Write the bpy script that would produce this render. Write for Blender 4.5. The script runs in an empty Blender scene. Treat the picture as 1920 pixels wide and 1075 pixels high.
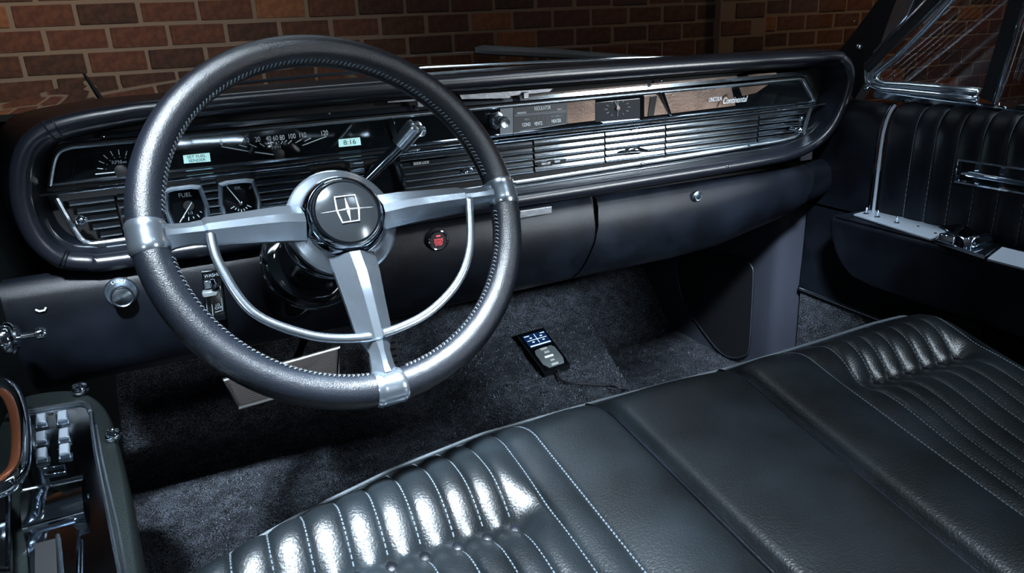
import bpy, math, random
from mathutils import Vector as V, Matrix
random.seed(7)
PI = math.pi
# ------------------------------------------------------------------ camera
FOC = 1340.0
def _basis():
    ex = V((4300-960, -107-537.5, FOC)).normalized()
    s = -.05; d = 477.5/math.sqrt(1+s*s); t = FOC*FOC/d
    n = V((-s, 1, 0)).normalized()
    up = -V((n.x*t, n.y*t, FOC)); up.normalize()
    up -= ex*up.dot(ex); up.normalize()
    ey = up.cross(ex)
    if ey.z < 0: ey = -ey
    return ex, ey, up
EX, EY, EZ = _basis()                         # world axes seen in the lens frame (right, down, forward)
CAM = V((-.479, -1.14, .9))
def wdir(v): return V((EX.dot(v), EY.dot(v), EZ.dot(v)))
def ray(px, py): return wdir(V(((px-960)/FOC, (py-537.5)/FOC, 1)))
def UY(px, py, y): r = ray(px, py); return CAM+r*((y-CAM.y)/r.y)
def UX(px, py, x): r = ray(px, py); return CAM+r*((x-CAM.x)/r.x)
def UZ(px, py, z): r = ray(px, py); return CAM+r*((z-CAM.z)/r.z)
cd = bpy.data.cameras.new('camera'); cam = bpy.data.objects.new('camera', cd)
bpy.context.scene.collection.objects.link(cam)
r_, d_, f_ = wdir(V((1, 0, 0))), wdir(V((0, 1, 0))), wdir(V((0, 0, 1)))
M = Matrix((r_, -d_, -f_)).transposed().to_4x4(); M.translation = CAM
cam.matrix_world = M
cd.sensor_width = 36; cd.lens = FOC/1920*36; cd.clip_start = .01
sc = bpy.context.scene; sc.camera = cam
# ------------------------------------------------------------------ world and lights
vs = sc.view_settings
vs.view_transform = 'Standard'; vs.look = 'None'; vs.gamma = 1; vs.use_curve_mapping = False
vs.exposure = 0.0
w = bpy.data.worlds.new('world'); sc.world = w; w.use_nodes = True
w.node_tree.nodes['Background'].inputs[0].default_value = (.45, .62, .85, 1)
w.node_tree.nodes['Background'].inputs[1].default_value = .022
def area(name, loc, target, sx, sy, power, col, spread=180):
    l = bpy.data.lights.new(name, 'AREA'); l.shape = 'RECTANGLE'; l.size = sx; l.size_y = sy
    l.energy = power; l.color = col; l.spread = math.radians(spread)
    o = bpy.data.objects.new(name, l); sc.collection.objects.link(o)
    o.location = loc; o.rotation_euler = (V(target)-V(loc)).to_track_quat('-Z', 'Y').to_euler()
    return o
COOL = (.76, .89, 1.0)
area('unseen_overhead_light', (-.40, -.86, 2.15), (-.34, -.70, .42), .5, .24, 10, COOL, 32)
area('unseen_overhead_light', (-.40, -.86, 2.15), (-.34, -.42, .60), .4, .2, .8, COOL, 50)
area('unseen_overhead_light', (-.72, -1.25, 2.15), (-.57, .25, .08), .14, .10, 1.3, COOL, 14)  # unseen spot added to brighten the driver footwell carpet
area('unseen_low_lamp', (.30, -1.45, 1.12), (.18, .45, .24), .16, .12, 1.3, COOL, 24)  # unseen low spot added to reach the tunnel carpet under the dash
area('unseen_overhead_light', (-.25, -1.2, 1.7), (.68, .08, .30), .2, .2, 1.4, COOL, 16)  # unseen spot added to light the kick panel ridge
area('unseen_overhead_light', (-.1, 1.15, 2.5), (-.1, -.2, .6), .9, .25, 6, COOL)
area('unseen_overhead_light', (.75, -1.2, 2.3), (.66, -.4, .5), .45, .3, 6.5, COOL, 60)
area('unseen_overhead_light', (-.46, -.72, 2.1), (-.35, -.43, .56), .3, .14, 3.4, COOL, 17)  # narrow unseen spot added to brighten the lower wheel rim
area('window_light', (2.9, -4.0, 1.9), (.42, 0, .75), .55, 2.2, 11, (.9, .96, 1.0), 26)
area('unseen_low_lamp', (-1.25, -1.9, 1.25), (-.2, -.2, .5), .3, .3, 2.5, COOL)  # unseen lamp behind the camera, added for rim and kick panel highlights
area('wall_lamp', (-1.05, 1.85, 2.0), (-1.15, 2.46, 1.1), .3, .3, 6.5, (1, .66, .38))
area('wall_lamp', (4.2, 1.2, 2.5), (3.9, 2.46, .9), .5, .5, 14, (1, .66, .38))
area('wall_lamp', (1.2, 1.3, 2.7), (1.2, 2.46, .9), .5, .5, 2, (1, .76, .6))

# ------------------------------------------------------------------ materials
def mat(name, col, rough=.5, metal=0, coat=0, bump=None, emit=None, spec=.5, var=None, sheen=0):
    m = bpy.data.materials.new(name); m.use_nodes = True
    nt = m.node_tree; b = nt.nodes['Principled BSDF']
    b.inputs['Base Color'].default_value = (*col, 1); b.inputs['Roughness'].default_value = rough
    b.inputs['Metallic'].default_value = metal; b.inputs['Coat Weight'].default_value = coat
    b.inputs['Specular IOR Level'].default_value = spec
    if sheen: b.inputs['Sheen Weight'].default_value = sheen
    if emit: b.inputs['Emission Color'].default_value = (*emit[0], 1); b.inputs['Emission Strength'].default_value = emit[1]
    if bump or var: tc = nt.nodes.new('ShaderNodeTexCoord')
    if bump:
        sc_, st = bump
        n = nt.nodes.new('ShaderNodeTexNoise'); n.inputs['Scale'].default_value = sc_; n.inputs['Detail'].default_value = 4
        nt.links.new(tc.outputs['Object'], n.inputs['Vector'])
        bp = nt.nodes.new('ShaderNodeBump'); bp.inputs['Strength'].default_value = st; bp.inputs['Distance'].default_value = .002
        nt.links.new(n.outputs['Fac'], bp.inputs['Height']); nt.links.new(bp.outputs['Normal'], b.inputs['Normal'])
    if var:
        sc_, c2, lo, hi, det = var
        n = nt.nodes.new('ShaderNodeTexNoise'); n.inputs['Scale'].default_value = sc_; n.inputs['Detail'].default_value = det
        nt.links.new(tc.outputs['Object'], n.inputs['Vector'])
        cr = nt.nodes.new('ShaderNodeValToRGB'); cr.color_ramp.elements[0].position = lo; cr.color_ramp.elements[1].position = hi
        cr.color_ramp.elements[0].color = (*col, 1); cr.color_ramp.elements[1].color = (*c2, 1)
        nt.links.new(n.outputs['Fac'], cr.inputs['Fac']); nt.links.new(cr.outputs['Color'], b.inputs['Base Color'])
    return m
VINYL = mat('black_vinyl', (.0022, .0028, .0045), .36, bump=(900, .2), spec=.2, var=(14, (.006, .008, .0125), .4, .75, 3))
VINYL_MATT = mat('dull_black_vinyl', (.003, .0035, .005), .5, bump=(900, .25))
PAD = mat('pad_vinyl', (.006, .007, .011), .30, bump=(700, .1))
SEAT = mat('seat_leather', (.0025, .0035, .0043), .34, bump=(420, .3), spec=.42, var=(9, (.0075, .0105, .013), .38, .72, 4))
RIML = mat('rim_leather', (.004, .0055, .009), .34, bump=(800, .3), spec=.55)
CHROME = mat('chrome', (.78, .86, .95), .07, 1)
STEEL = mat('brushed_steel', (.68, .77, .86), .24, 1, bump=(60, .1))
DCHROME = mat('dark_chrome', (.30, .34, .38), .10, 1)
GLOSS = mat('black_gloss', (.003, .004, .005), .06, coat=.3)
BLACK = mat('flat_black', (.003, .003, .004), .8)
PAINT = mat('black_paint', (.002, .002, .003), .03, coat=1, spec=.8)
RUBBER = mat('black_rubber', (.012, .012, .014), .6)
WALNUT_REFLECT = mat('walnut_reflection', (.10, .055, .038), .28, coat=.4, bump=(300, .2), var=(26, (.20, .125, .09), .35, .7, 6))
COPPER = mat('copper_brown_trim', (.30, .10, .05), .25, .8)
WHITE = mat('white_print', (.62, .68, .72), .6)
GREY = mat('grey_print', (.25, .28, .31), .6)
THREAD = mat('grey_thread', (.09, .11, .13), .8, spec=.2)
ALLOY = mat('polished_alloy', (.54, .62, .71), .22, .96, bump=(50, .08))
PIPE = mat('grey_piping', (.05, .06, .07), .35)  # front piping, lighter grey than the black seam piping
SATIN = mat('satin_metal', (.42, .48, .56), .3, .6)
CAPM = mat('smoked_cap', (.035, .04, .045), .16, .6)
SCRIPT = mat('script_metal', (.7, .72, .75), .35, .4)
PEDF = mat('pedal_frame_metal', (.55, .58, .62), .35, .5)
LCD = mat('lcd_backlight', (.3, .5, .5), .5, emit=((.36, .66, .68), .75))
INK = mat('lcd_segments', (.02, .07, .08), .6)
REDLED = mat('red_lit_print', (.5, .03, .04), .5, emit=((1, .16, .2), .9))
PLATE = mat('grey_plate', (.10, .115, .13), .4, .3)
ALU = mat('worn_aluminium', (.24, .25, .27), .4, .8, bump=(120, .3))
PEDR = mat('pedal_rubber', (.06, .055, .06), .55)
BLUESC = mat('blue_screen', (.003, .01, .03), .2, emit=((.004, .018, .075), 1))
WLIT = mat('lit_white_print', (.6, .7, .8), .4, emit=((.65, .85, 1), .9))
PALE = mat('pale_plastic', (.16, .18, .19), .4)
CREAM = mat('cream_plastic', (.6, .62, .58), .35)
KICK = mat('grey_vinyl', (.024, .027, .038), .36, bump=(900, .2))
DARKGREEN = mat('dark_green_grey_paint', (.0045, .0075, .0075), .5, spec=.35, bump=(500, .3))
MORTAR = mat('mortar', (.19, .138, .10), .95, bump=(90, .8))
GROUND = mat('concrete', (.06, .06, .06), .8)
BR = [mat('brick_%s' % n, c, .85, bump=(60, .8), var=(38, c2, .42, .62, 6)) for n, c, c2 in
      (('brown', (.050, .018, .009), (.085, .032, .015)), ('red', (.070, .022, .011), (.11, .037, .017)),
       ('dark', (.032, .012, .0065), (.065, .024, .012)), ('orange', (.15, .055, .022), (.21, .085, .032)))]
def carpet_mat():
    m = bpy.data.materials.new('black_carpet'); m.use_nodes = True
    nt = m.node_tree; b = nt.nodes['Principled BSDF']; b.inputs['Roughness'].default_value = .85
    b.inputs['Specular IOR Level'].default_value = .25
    tc = nt.nodes.new('ShaderNodeTexCoord')
    n = nt.nodes.new('ShaderNodeTexNoise'); n.inputs['Scale'].default_value = 520; n.inputs['Detail'].default_value = 2
    n2 = nt.nodes.new('ShaderNodeTexNoise'); n2.inputs['Scale'].default_value = 45; n2.inputs['Detail'].default_value = 2
    mm = nt.nodes.new('ShaderNodeMath'); mm.operation = 'MULTIPLY_ADD'; mm.inputs[1].default_value = .82
    for q in (n, n2): nt.links.new(tc.outputs['Object'], q.inputs['Vector'])
    m3 = nt.nodes.new('ShaderNodeMath'); m3.operation = 'MULTIPLY'; m3.inputs[1].default_value = .18; nt.links.new(n2.outputs['Fac'], m3.inputs[0])
    nt.links.new(n.outputs['Fac'], mm.inputs[0]); nt.links.new(m3.outputs[0], mm.inputs[2])
    cr = nt.nodes.new('ShaderNodeValToRGB')
    e = cr.color_ramp.elements; e[0].position = .47; e[0].color = (.0025, .003, .0045, 1); e[1].position = .68; e[1].color = (.14, .16, .20, 1)
    nt.links.new(mm.outputs[0], cr.inputs['Fac']); nt.links.new(cr.outputs['Color'], b.inputs['Base Color'])
    bp = nt.nodes.new('ShaderNodeBump'); bp.inputs['Strength'].default_value = 1; bp.inputs['Distance'].default_value = .004
    nt.links.new(n.outputs['Fac'], bp.inputs['Height']); nt.links.new(bp.outputs['Normal'], b.inputs['Normal'])
    return m
CARPET = carpet_mat()
FIBRE = mat('carpet_fibre', (.035, .04, .05), .4)
def glass_mat(name, tint=(.93, .95, .95), k=1.0):
    m = bpy.data.materials.new(name); m.use_nodes = True; nt = m.node_tree
    nt.nodes.remove(nt.nodes['Principled BSDF']); out = nt.nodes['Material Output']
    t = nt.nodes.new('ShaderNodeBsdfTransparent'); t.inputs[0].default_value = (*tint, 1)
    g = nt.nodes.new('ShaderNodeBsdfGlossy'); g.inputs['Roughness'].default_value = .0
    lw = nt.nodes.new('ShaderNodeLayerWeight'); lw.inputs[0].default_value = .5
    pw = nt.nodes.new('ShaderNodeMath'); pw.operation = 'POWER'; pw.inputs[1].default_value = 5
    fr = nt.nodes.new('ShaderNodeMath'); fr.operation = 'MULTIPLY_ADD'; fr.inputs[1].default_value = .9; fr.inputs[2].default_value = .10
    nt.links.new(lw.outputs['Facing'], pw.inputs[0]); nt.links.new(pw.outputs[0], fr.inputs[0])
    mx = nt.nodes.new('ShaderNodeMixShader')
    nt.links.new(fr.outputs[0], mx.inputs[0]); nt.links.new(t.outputs[0], mx.inputs[1]); nt.links.new(g.outputs[0], mx.inputs[2])
    nt.links.new(mx.outputs[0], out.inputs['Surface'])
    return m
GLASS = glass_mat('window_glass')

# ------------------------------------------------------------------ mesh helpers
ORG = {}
class G:
    def __init__(s): s.v = []; s.f = []
    def add(s, vs, fs):
        k = len(s.v); s.v += [tuple(p) for p in vs]; s.f += [tuple(i+k for i in f) for f in fs]; return s
    def box(s, c, sz, R=None, b=0):
        c = V(c); hx, hy, hz = sz[0]/2, sz[1]/2, sz[2]/2
        b = min(b, hx*.9, hy*.9, hz*.9)
        if b <= 0:
            vs = [V((x*hx, y*hy, z*hz)) for x in (-1, 1) for y in (-1, 1) for z in (-1, 1)]
            fs = [(0, 1, 3, 2), (4, 6, 7, 5), (0, 4, 5, 1), (2, 3, 7, 6), (0, 2, 6, 4), (1, 5, 7, 3)]
        else:
            vs = []; idx = {}
            for x in (-1, 1):
                for y in (-1, 1):
                    for z in (-1, 1):
                        for a in range(3):
                            h = [hx-b, hy-b, hz-b]; h[a] += b
                            idx[(x, y, z, a)] = len(vs); vs.append(V((x*h[0], y*h[1], z*h[2])))
            fs = []
            S = (-1, 1)
            for a in range(3):
                for sg in S:
                    o = [q for q in range(3) if q != a]
                    q4 = []
                    for (p, q) in ((-1, -1), (1, -1), (1, 1), (-1, 1)):
                        k = [0, 0, 0]; k[a] = sg; k[o[0]] = p; k[o[1]] = q; q4.append(idx[(*k, a)])
                    fs.append(tuple(q4))
            for a in range(3):
                o = [q for q in range(3) if q != a]
                for p in S:
                    for q in S:
                        k1 = [0, 0, 0]; k1[o[0]] = p; k1[o[1]] = q
                        ka = k1[:]; ka[a] = -1; kb = k1[:]; kb[a] = 1
                        fs.append((idx[(*ka, o[0])], idx[(*kb, o[0])], idx[(*kb, o[1])], idx[(*ka, o[1])]))
            for x in S:
                for y in S:
                    for z in S: fs.append((idx[(x, y, z, 0)], idx[(x, y, z, 1)], idx[(x, y, z, 2)]))
        if R is not None: vs = [R @ p for p in vs]
        return s.add([p+c for p in vs], fs)
    def tube(s, path, r, closed=False, seg=10, flat=1.0, upv=None, cap=True):
        P = [V(p) for p in path]; n = len(P); rings = []
        T0 = None; N = None
        for i in range(n):
            if closed: T = (P[(i+1) % n]-P[i-1]).normalized()
            else: T = (P[min(i+1, n-1)]-P[max(i-1, 0)]).normalized()
            if upv is not None: N = (V(upv)-T*V(upv).dot(T)).normalized()
            elif N is None:
                a = V((0, 0, 1)) if abs(T.z) < .9 else V((1, 0, 0)); N = (a-T*a.dot(T)).normalized()
            else: N = (N-T*N.dot(T)).normalized()
            B = T.cross(N); rr = r[i] if isinstance(r, (list, tuple)) else r
            rings.append([P[i]+N*(math.cos(2*PI*k/seg)*rr*flat)+B*(math.sin(2*PI*k/seg)*rr) for k in range(seg)])
        vs = [p for R in rings for p in R]; fs = []
        m = n if closed else n-1
        for i in range(m):
            j = (i+1) % n
            for k in range(seg): fs.append((i*seg+k, i*seg+(k+1) % seg, j*seg+(k+1) % seg, j*seg+k))
        if not closed and cap:
            fs.append(tuple(range(seg))[::-1]); fs.append(tuple((n-1)*seg+k for k in range(seg)))
        return s.add(vs, fs)
    def lathe(s, o, ax, prof, seg=28):
        o = V(o); ax = V(ax).normalized(); a = V((0, 0, 1)) if abs(ax.z) < .9 else V((1, 0, 0))
        u = (a-ax*a.dot(ax)).normalized(); w_ = ax.cross(u); vs = []; fs = []
        for (r, h) in prof:
            for k in range(seg): vs.append(o+ax*h+u*(math.cos(2*PI*k/seg)*r)+w_*(math.sin(2*PI*k/seg)*r))
        for i in range(len(prof)-1):
            for k in range(seg): fs.append((i*seg+k, i*seg+(k+1) % seg, (i+1)*seg+(k+1) % seg, (i+1)*seg+k))
        fs.append(tuple(range(seg))[::-1]); fs.append(tuple((len(prof)-1)*seg+k for k in range(seg)))
        return s.add(vs, fs)
    def prism(s, pts, ext):
        P = [V(p) for p in pts]; E = V(ext); n = len(P)
        fs = [tuple(range(n))[::-1], tuple(range(n, 2*n))]+[(i, (i+1) % n, n+(i+1) % n, n+i) for i in range(n)]
        return s.add(P+[p+E for p in P], fs)
    def grid(s, rows, closeu=False):
        nr, nc = len(rows), len(rows[0]); vs = [p for R in rows for p in R]; fs = []
        for i in range(nr-1):
            for j in range(nc-1 + (1 if closeu else 0)):
                j2 = (j+1) % nc
                fs.append((i*nc+j, i*nc+j2, (i+1)*nc+j2, (i+1)*nc+j))
        return s.add(vs, fs)
    def build(s, name, m, parent=None, smooth=40, kind=None, label=None, bevel=0, thick=0):
        o3 = ORG.get(parent.name, V((0, 0, 0))) if parent else V((0, 0, 0))
        me = bpy.data.meshes.new(name)
        me.from_pydata([(p[0]-o3.x, p[1]-o3.y, p[2]-o3.z) for p in s.v], [], s.f); me.update()
        import bmesh
        bm = bmesh.new(); bm.from_mesh(me); bmesh.ops.recalc_face_normals(bm, faces=bm.faces); bm.to_mesh(me); bm.free()
        me.materials.append(m)
        if smooth:
            me.polygons.foreach_set('use_smooth', [True]*len(me.polygons))
            try: me.set_sharp_from_angle(angle=math.radians(smooth))
            except Exception: pass
        o = bpy.data.objects.new(name, me); sc.collection.objects.link(o)
        if parent: o.parent = parent; ORG[o.name] = o3
        else: ORG[o.name] = V((0, 0, 0))
        if kind: o['kind'] = kind
        if label: o['label'] = label
        if thick:
            md = o.modifiers.new('thickness', 'SOLIDIFY'); md.thickness = thick; md.offset = -1
        if bevel:
            md = o.modifiers.new('bevel', 'BEVEL'); md.width = bevel; md.segments = 2; md.limit_method = 'ANGLE'
        return o
def thing(name, label, cat, loc=(0, 0, 0), group=None):
    o = bpy.data.objects.new(name, None); sc.collection.objects.link(o); o.empty_display_size = .05
    o.location = loc; o['label'] = label; o['category'] = cat
    if group: o['group'] = group
    ORG[o.name] = V(loc); return o
def tag(o, label, cat, group=None):
    o['label'] = label; o['category'] = cat
    if group: o['group'] = group
    return o
def text(txt, name, m, parent, loc, size, R, ext=.0003, shear=0, al='CENTER', sx=1):
    c = bpy.data.curves.new(name, 'FONT'); c.body = txt; c.size = size; c.extrude = ext; c.align_x = al; c.align_y = 'CENTER'
    c.shear = shear; c.materials.append(m)
    o = bpy.data.objects.new(name, c); sc.collection.objects.link(o)
    if parent: o.parent = parent
    o3 = ORG.get(parent.name, V((0, 0, 0))) if parent else V((0, 0, 0))
    me = bpy.data.meshes.new_from_object(o); bpy.data.objects.remove(o)
    o = bpy.data.objects.new(name, me); sc.collection.objects.link(o)
    if not me.materials: me.materials.append(m)
    if parent: o.parent = parent
    M = R.to_4x4() @ Matrix.Diagonal((sx, 1, 1, 1)); M.translation = V(loc)-o3
    o.matrix_local = M; ORG[o.name] = o3; return o
RD = Matrix(((1, 0, 0), (0, 0, -1), (0, 1, 0)))   # text facing -Y
def bez(pts, n=8, closed=False):                   # Catmull-Rom through points
    P = [V(p) for p in pts]; out = []; m = len(P)
    rng = range(m) if closed else range(m-1)
    for i in rng:
        if closed: a, b, c, d = P[i-1], P[i], P[(i+1) % m], P[(i+2) % m]
        else: a, b, c, d = P[max(i-1, 0)], P[i], P[i+1], P[min(i+2, m-1)]
        for k in range(n):
            t = k/n
            out.append(.5*((2*b)+(c-a)*t+(2*a-5*b+4*c-d)*t*t+(3*b-a-3*c+d)*t**3))
    if not closed: out.append(P[-1])
    return out
def interp(x, xs, ys):
    if x <= xs[0]: return ys[0]
    for i in range(len(xs)-1):
        if x <= xs[i+1]: return ys[i]+(ys[i+1]-ys[i])*(x-xs[i])/(xs[i+1]-xs[i])
    return ys[-1]
def sm(a, b, x):
    t = max(0, min(1, (x-a)/(b-a))); return t*t*(3-2*t)

# ------------------------------------------------------------------ garage: brick wall and ground
WY = 2.46; CH = .095; PER = .232
z0 = UY(150, 51, WY).z; xa = UY(144, 30, WY).x; xb = UY(85, 75, WY).x
xp0 = UY(1338, 40, WY).x; xp1 = UY(1424, 40, WY).x
def wall():
    g = G().box((1.6, WY-.008+.14, 1.1), (11.4, .28, 3.1))
    wl = g.build('wall_front', MORTAR, smooth=0, kind='structure')
    protos = {}
    for mi in range(4):
        for k in range(3):
            g = G(); L, H = .2195, .0835
            g.box((0, .02, 0), (L-random.random()*.006, .05, H-random.random()*.004), b=.0035)
            g.v = [(x+random.uniform(-.0018, .0018), y, z+random.uniform(-.0015, .0015)) for x, y, z in g.v]
            me = bpy.data.meshes.new('brick'); me.from_pydata(g.v, [], g.f); me.materials.append(BR[mi]); protos[(mi, k)] = me
    halves = {}
    for mi in range(4):
        g = G().box((0, .02, 0), (.103, .05, .083), b=.0035); me = bpy.data.meshes.new('brick'); me.from_pydata(g.v, [], g.f)
        me.materials.append(BR[mi]); halves[mi] = me
    near = 0; far = {i: G() for i in range(4)}
    r0 = int(round((-.42-z0)/CH)); r1 = int(round((2.55-z0)/CH))
    items = []
    for r in range(r0, r1):
        zc = z0+(r+.5)*CH; base = xa if r % 2 == 0 else xb
        k0 = int((-3.9-base)/PER)
        for k in range(k0, k0+49):
            xc = base+(k+.5)*PER
            items.append((r, xc, zc))
    for r, xc, zc in items:
        vis = -4 <= r <= 4 and (-1.6 < xc < 5.6)
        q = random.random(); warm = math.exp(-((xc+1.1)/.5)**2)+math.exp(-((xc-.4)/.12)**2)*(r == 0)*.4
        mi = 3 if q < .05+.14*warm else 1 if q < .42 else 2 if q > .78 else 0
        y = WY+random.uniform(-.003, .003); dz = 0
        if xp0 < xc < xp1: y -= .05
        if xc > xp1: dz = .012
        if vis and near < 300 and (r <= 3) and (r >= -3):
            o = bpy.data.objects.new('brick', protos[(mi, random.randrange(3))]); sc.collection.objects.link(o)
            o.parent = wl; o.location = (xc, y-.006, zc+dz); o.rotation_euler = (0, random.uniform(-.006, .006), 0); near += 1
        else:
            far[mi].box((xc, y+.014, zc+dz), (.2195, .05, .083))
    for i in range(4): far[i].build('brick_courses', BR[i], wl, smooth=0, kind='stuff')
    p = G().box(((xp0+xp1)/2, WY-.017, 1.1), (xp1-xp0, .08, 3.1)); p.build('pilaster', MORTAR, wl, smooth=0)
wall()
G().box((1, .5, -.48), (14, 9, .06)).build('garage_ground', GROUND, smooth=0, kind='structure')

# ------------------------------------------------------------------ car body: hood, cowl, windshield, wipers
def hood():
    rows = []
    for i in range(61):
        x = -1.0+2.0*i/60; row = []
        for j in range(40):
            y = .36+(2.2-.36)*j/39
            z = .812-.03*(x/.8)**2*(1 if abs(x) < .8 else 1) + .030*math.exp(-((abs(x)-.84)/.035)**2)
            if abs(x) > .9: z -= (abs(x)-.9)*1.2
            z += .006*math.exp(-(x/.05)**2)-.01*((y-.36)/1.9)**2
            row.append(V((x, y, z)))
        rows.append(row)
    g = G().grid(rows)
    o = g.build('hood', PAINT, smooth=180, thick=.004)
    tag(o, 'glossy black car hood reflecting the brick wall ahead of the windshield', 'hood')
hood()
cw = thing('cowl', 'black cowl strip with bright moulding at the foot of the windshield', 'cowl', (0, .25, .8))
G().grid([[V((x, y, z)) for x in (-.86, -.4, 0, .4, .86)] for y, z in ((.13, .812), (.16, .820), (.22, .80), (.36, .785), (.38, .60))]).build('cowl_panel', BLACK, cw)
mp = [UY(x, y, .15) for x, y in ((190, 198), (300, 180), (330, 172), (430, 158), (600, 141), (800, 127), (1000, 117), (1180, 109), (1400, 104))]
G().tube(mp, .0028, seg=8).build('moulding', CHROME, cw)
G().tube([UY(0, 247, .12), UY(30, 238, .12), UY(66, 228, .12)], .003, seg=8).build('moulding', CHROME, cw)
ws = thing('windshield', 'clear curved windshield glass above the dashboard', 'windshield', (0, .2, .82))
rows = []
for i in range(25):
    x = -.80+1.62*i/24; c = (x/.8)**4
    rows.append([V((x*(1-.12*t), .20-.16*c-t*.42, .815+.46*t)) for t in (0, .25, .5, .75, 1)])
G().grid(rows).build('pane', GLASS, ws, smooth=180)
w1 = thing('windshield_wiper', 'thin black wiper arm rising at the left end of the windshield base', 'wiper', UY(195, 195, .24))
a, b = UY(157, 138, .24), UY(196, 196, .24)
G().tube([a, a.lerp(b, .5), b], [.0035, .006, .008], seg=8, flat=.6).build('arm', BLACK, w1)
G().tube([b, UY(240, 188, .24), UY(330, 175, .24)], [.006, .005, .004], seg=8).build('blade', RUBBER, w1)
w2 = thing('windshield_wiper', 'long black wiper blade lying across the base of the windshield, right of the steering wheel', 'wiper', UY(890, 95, .3))
G().tube([UY(889, 95, .3), UY(905, 94, .3), UY(1050, 101, .3), UY(1180, 110, .3)], [.006, .010, .010, .006], seg=8, flat=1).build('blade', BLACK, w2)
G().tube([UY(940, 94, .31), UY(1100, 101, .31), UY(1260, 112, .31)], .005, seg=6).build('arm', BLACK, w2)

# ------------------------------------------------------------------ dashboard
db = thing('dashboard', 'black padded dashboard with chrome louvre grille, glass instrument strip and glovebox', 'dashboard', (0, 0, .6))
RING = [(-.519, .825), (-.568, .822), (-.615, .817), (-.650, .809), (-.674, .794), (-.688, .773), (-.696, .750), (-.701, .721), (-.700, .690), (-.692, .662), (-.674, .640), (-.645, .630), (-.598, .626), (-.3, .627), (0, .630), (.3, .634), (.5, .637), (.61, .642), (.672, .660), (.710, .690), (.732, .730), (.742, .770), (.738, .800), (.715, .819), (.675, .825), (.361, .828), (0, .829), (-.3, .828)]
ringp = bez([(x, 0, z) for x, z in RING], 6, True)
N = len(ringp)
def off(i, d):
    T = (ringp[(i+1) % N]-ringp[i-1]).normalized(); n = V((-T.z, 0, T.x))
    return ringp[i]-n*d      # outward for d>0 (ring runs anticlockwise seen from the seat)
sgn = 1 if abs(off(0, .01).z) > ringp[0].z else -1
def ring(d, y): return [off(i, d*sgn)+V((0, y, 0)) for i in range(N)]
pad = G()
pr = [p+V((0, -.045, 0)) for p in ringp]
rad = [.0125 if p.x < .2 else .0125-.003*(p.x-.2)/.55 for p in ringp]
pad.tube(pr, rad, closed=True, seg=14, flat=1)
pad.build('padded_rim', PAD, db, smooth=180)
for (px, py) in ((93, 238), (103, 233), (118, 487), (126, 489)):      # stitched pleats in the pad corners
    p = UY(px, py, -.045); k = min(range(N), key=lambda i: (ringp[i]-V((p.x, 0, p.z))).length)
    T = (ringp[(k+1) % N]-ringp[k-1]).normalized(); n = V((-T.z, 0, T.x)); c = ringp[k]+V((0, -.045, 0))
    G().tube([c+(n*math.cos(a)+V((0, 1, 0))*math.sin(a))*.0130 for a in [2*PI*q/18 for q in range(18)]], .0012, closed=True, seg=6).build('seam_welt', VINYL, db)
def expand(L, fx, fz, y): return [V((p.x*fx, y, .725+(p.z-.725)*fz)) for p in L]
outer0 = ring(.0105, -.045)
sh = G().grid([outer0, [p+V((0, .02, 0)) for p in ring(.013, -.045)], expand(ring(.013, 0), 1.05, 1.0, .06), expand(ring(.012, 0), 1.10, .98, .15)], closeu=True)
sh.build('outer_shell', VINYL, db, smooth=60)
inn = G().grid([ring(-.010, -.045), ring(-.016, -.02), ring(-.022, .004)], closeu=True)
inn.build('recess', VINYL, db, smooth=60)
G().add([p for p in ring(-.020, .004)], [tuple(range(N))]).build('back_panel', BLACK, db, smooth=0)
# chrome frame line inside the recess at bottom left
G().tube(ring(-.0165, -.022)[8*6:19*6], .0012, seg=6).build('trim_line', CHROME, db)
# upper instrument strip
TOPZ = lambda x: .7765+.0015*x
BOTZ = lambda x: .735+.003*x
sp = [(-.668, .7335), (-.655, .764), (-.648, .775), (-.635, .779), (.645, .7815), (.657, .777), (.688, .7375)]
G().prism([(x, -.003, z) for x, z in sp], (0, .008, 0)).build('instrument_strip', GLOSS, db, smooth=0)
fr = bez([(-.672, -.006, .733), (-.660, -.006, .764), (-.650, -.006, .777), (-.634, -.006, .7815)], 5)+[V((.648, -.006, .7835)), V((.660, -.006, .781)), V((.694, -.006, .7365))]
G().tube(fr, .0030, seg=8).build('strip_frame', STEEL, db)
G().tube([p+V((-.009 if p.x < 0 else .009, .004, .007 if p.z > .74 else 0)) for p in fr], .0016, seg=6).build('strip_frame', CHROME, db, label='thin outer chrome line of the instrument strip')
G().tube([V((-.645, -.004, .740)), V((-.634, -.004, .766)), V((-.618, -.004, .770)), V((-.60, -.004, .771))], .0010, seg=6).build('strip_frame', DCHROME, db)
G().tube([V((-.672, -.006, .7335)), V((.694, -.006, .7365))], .0024, seg=8).build('strip_frame', CHROME, db)
G().grid([[V((x, y, z+.0018*x+.001)) for x in (-.60, .655)] for y, z in ((.004, .797), (-.004, .7965), (-.0062, .7885), (-.004, .7875))]).build('bezel', DCHROME, db, smooth=20)
G().tube([V((-.692, -.014, .7235)), V((-.3, -.016, .7260)), V((.3, -.016, .7285)), V((.714, -.014, .7300))], .0042, seg=10, flat=.8).build('shelf_bar', CHROME, db)
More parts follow.
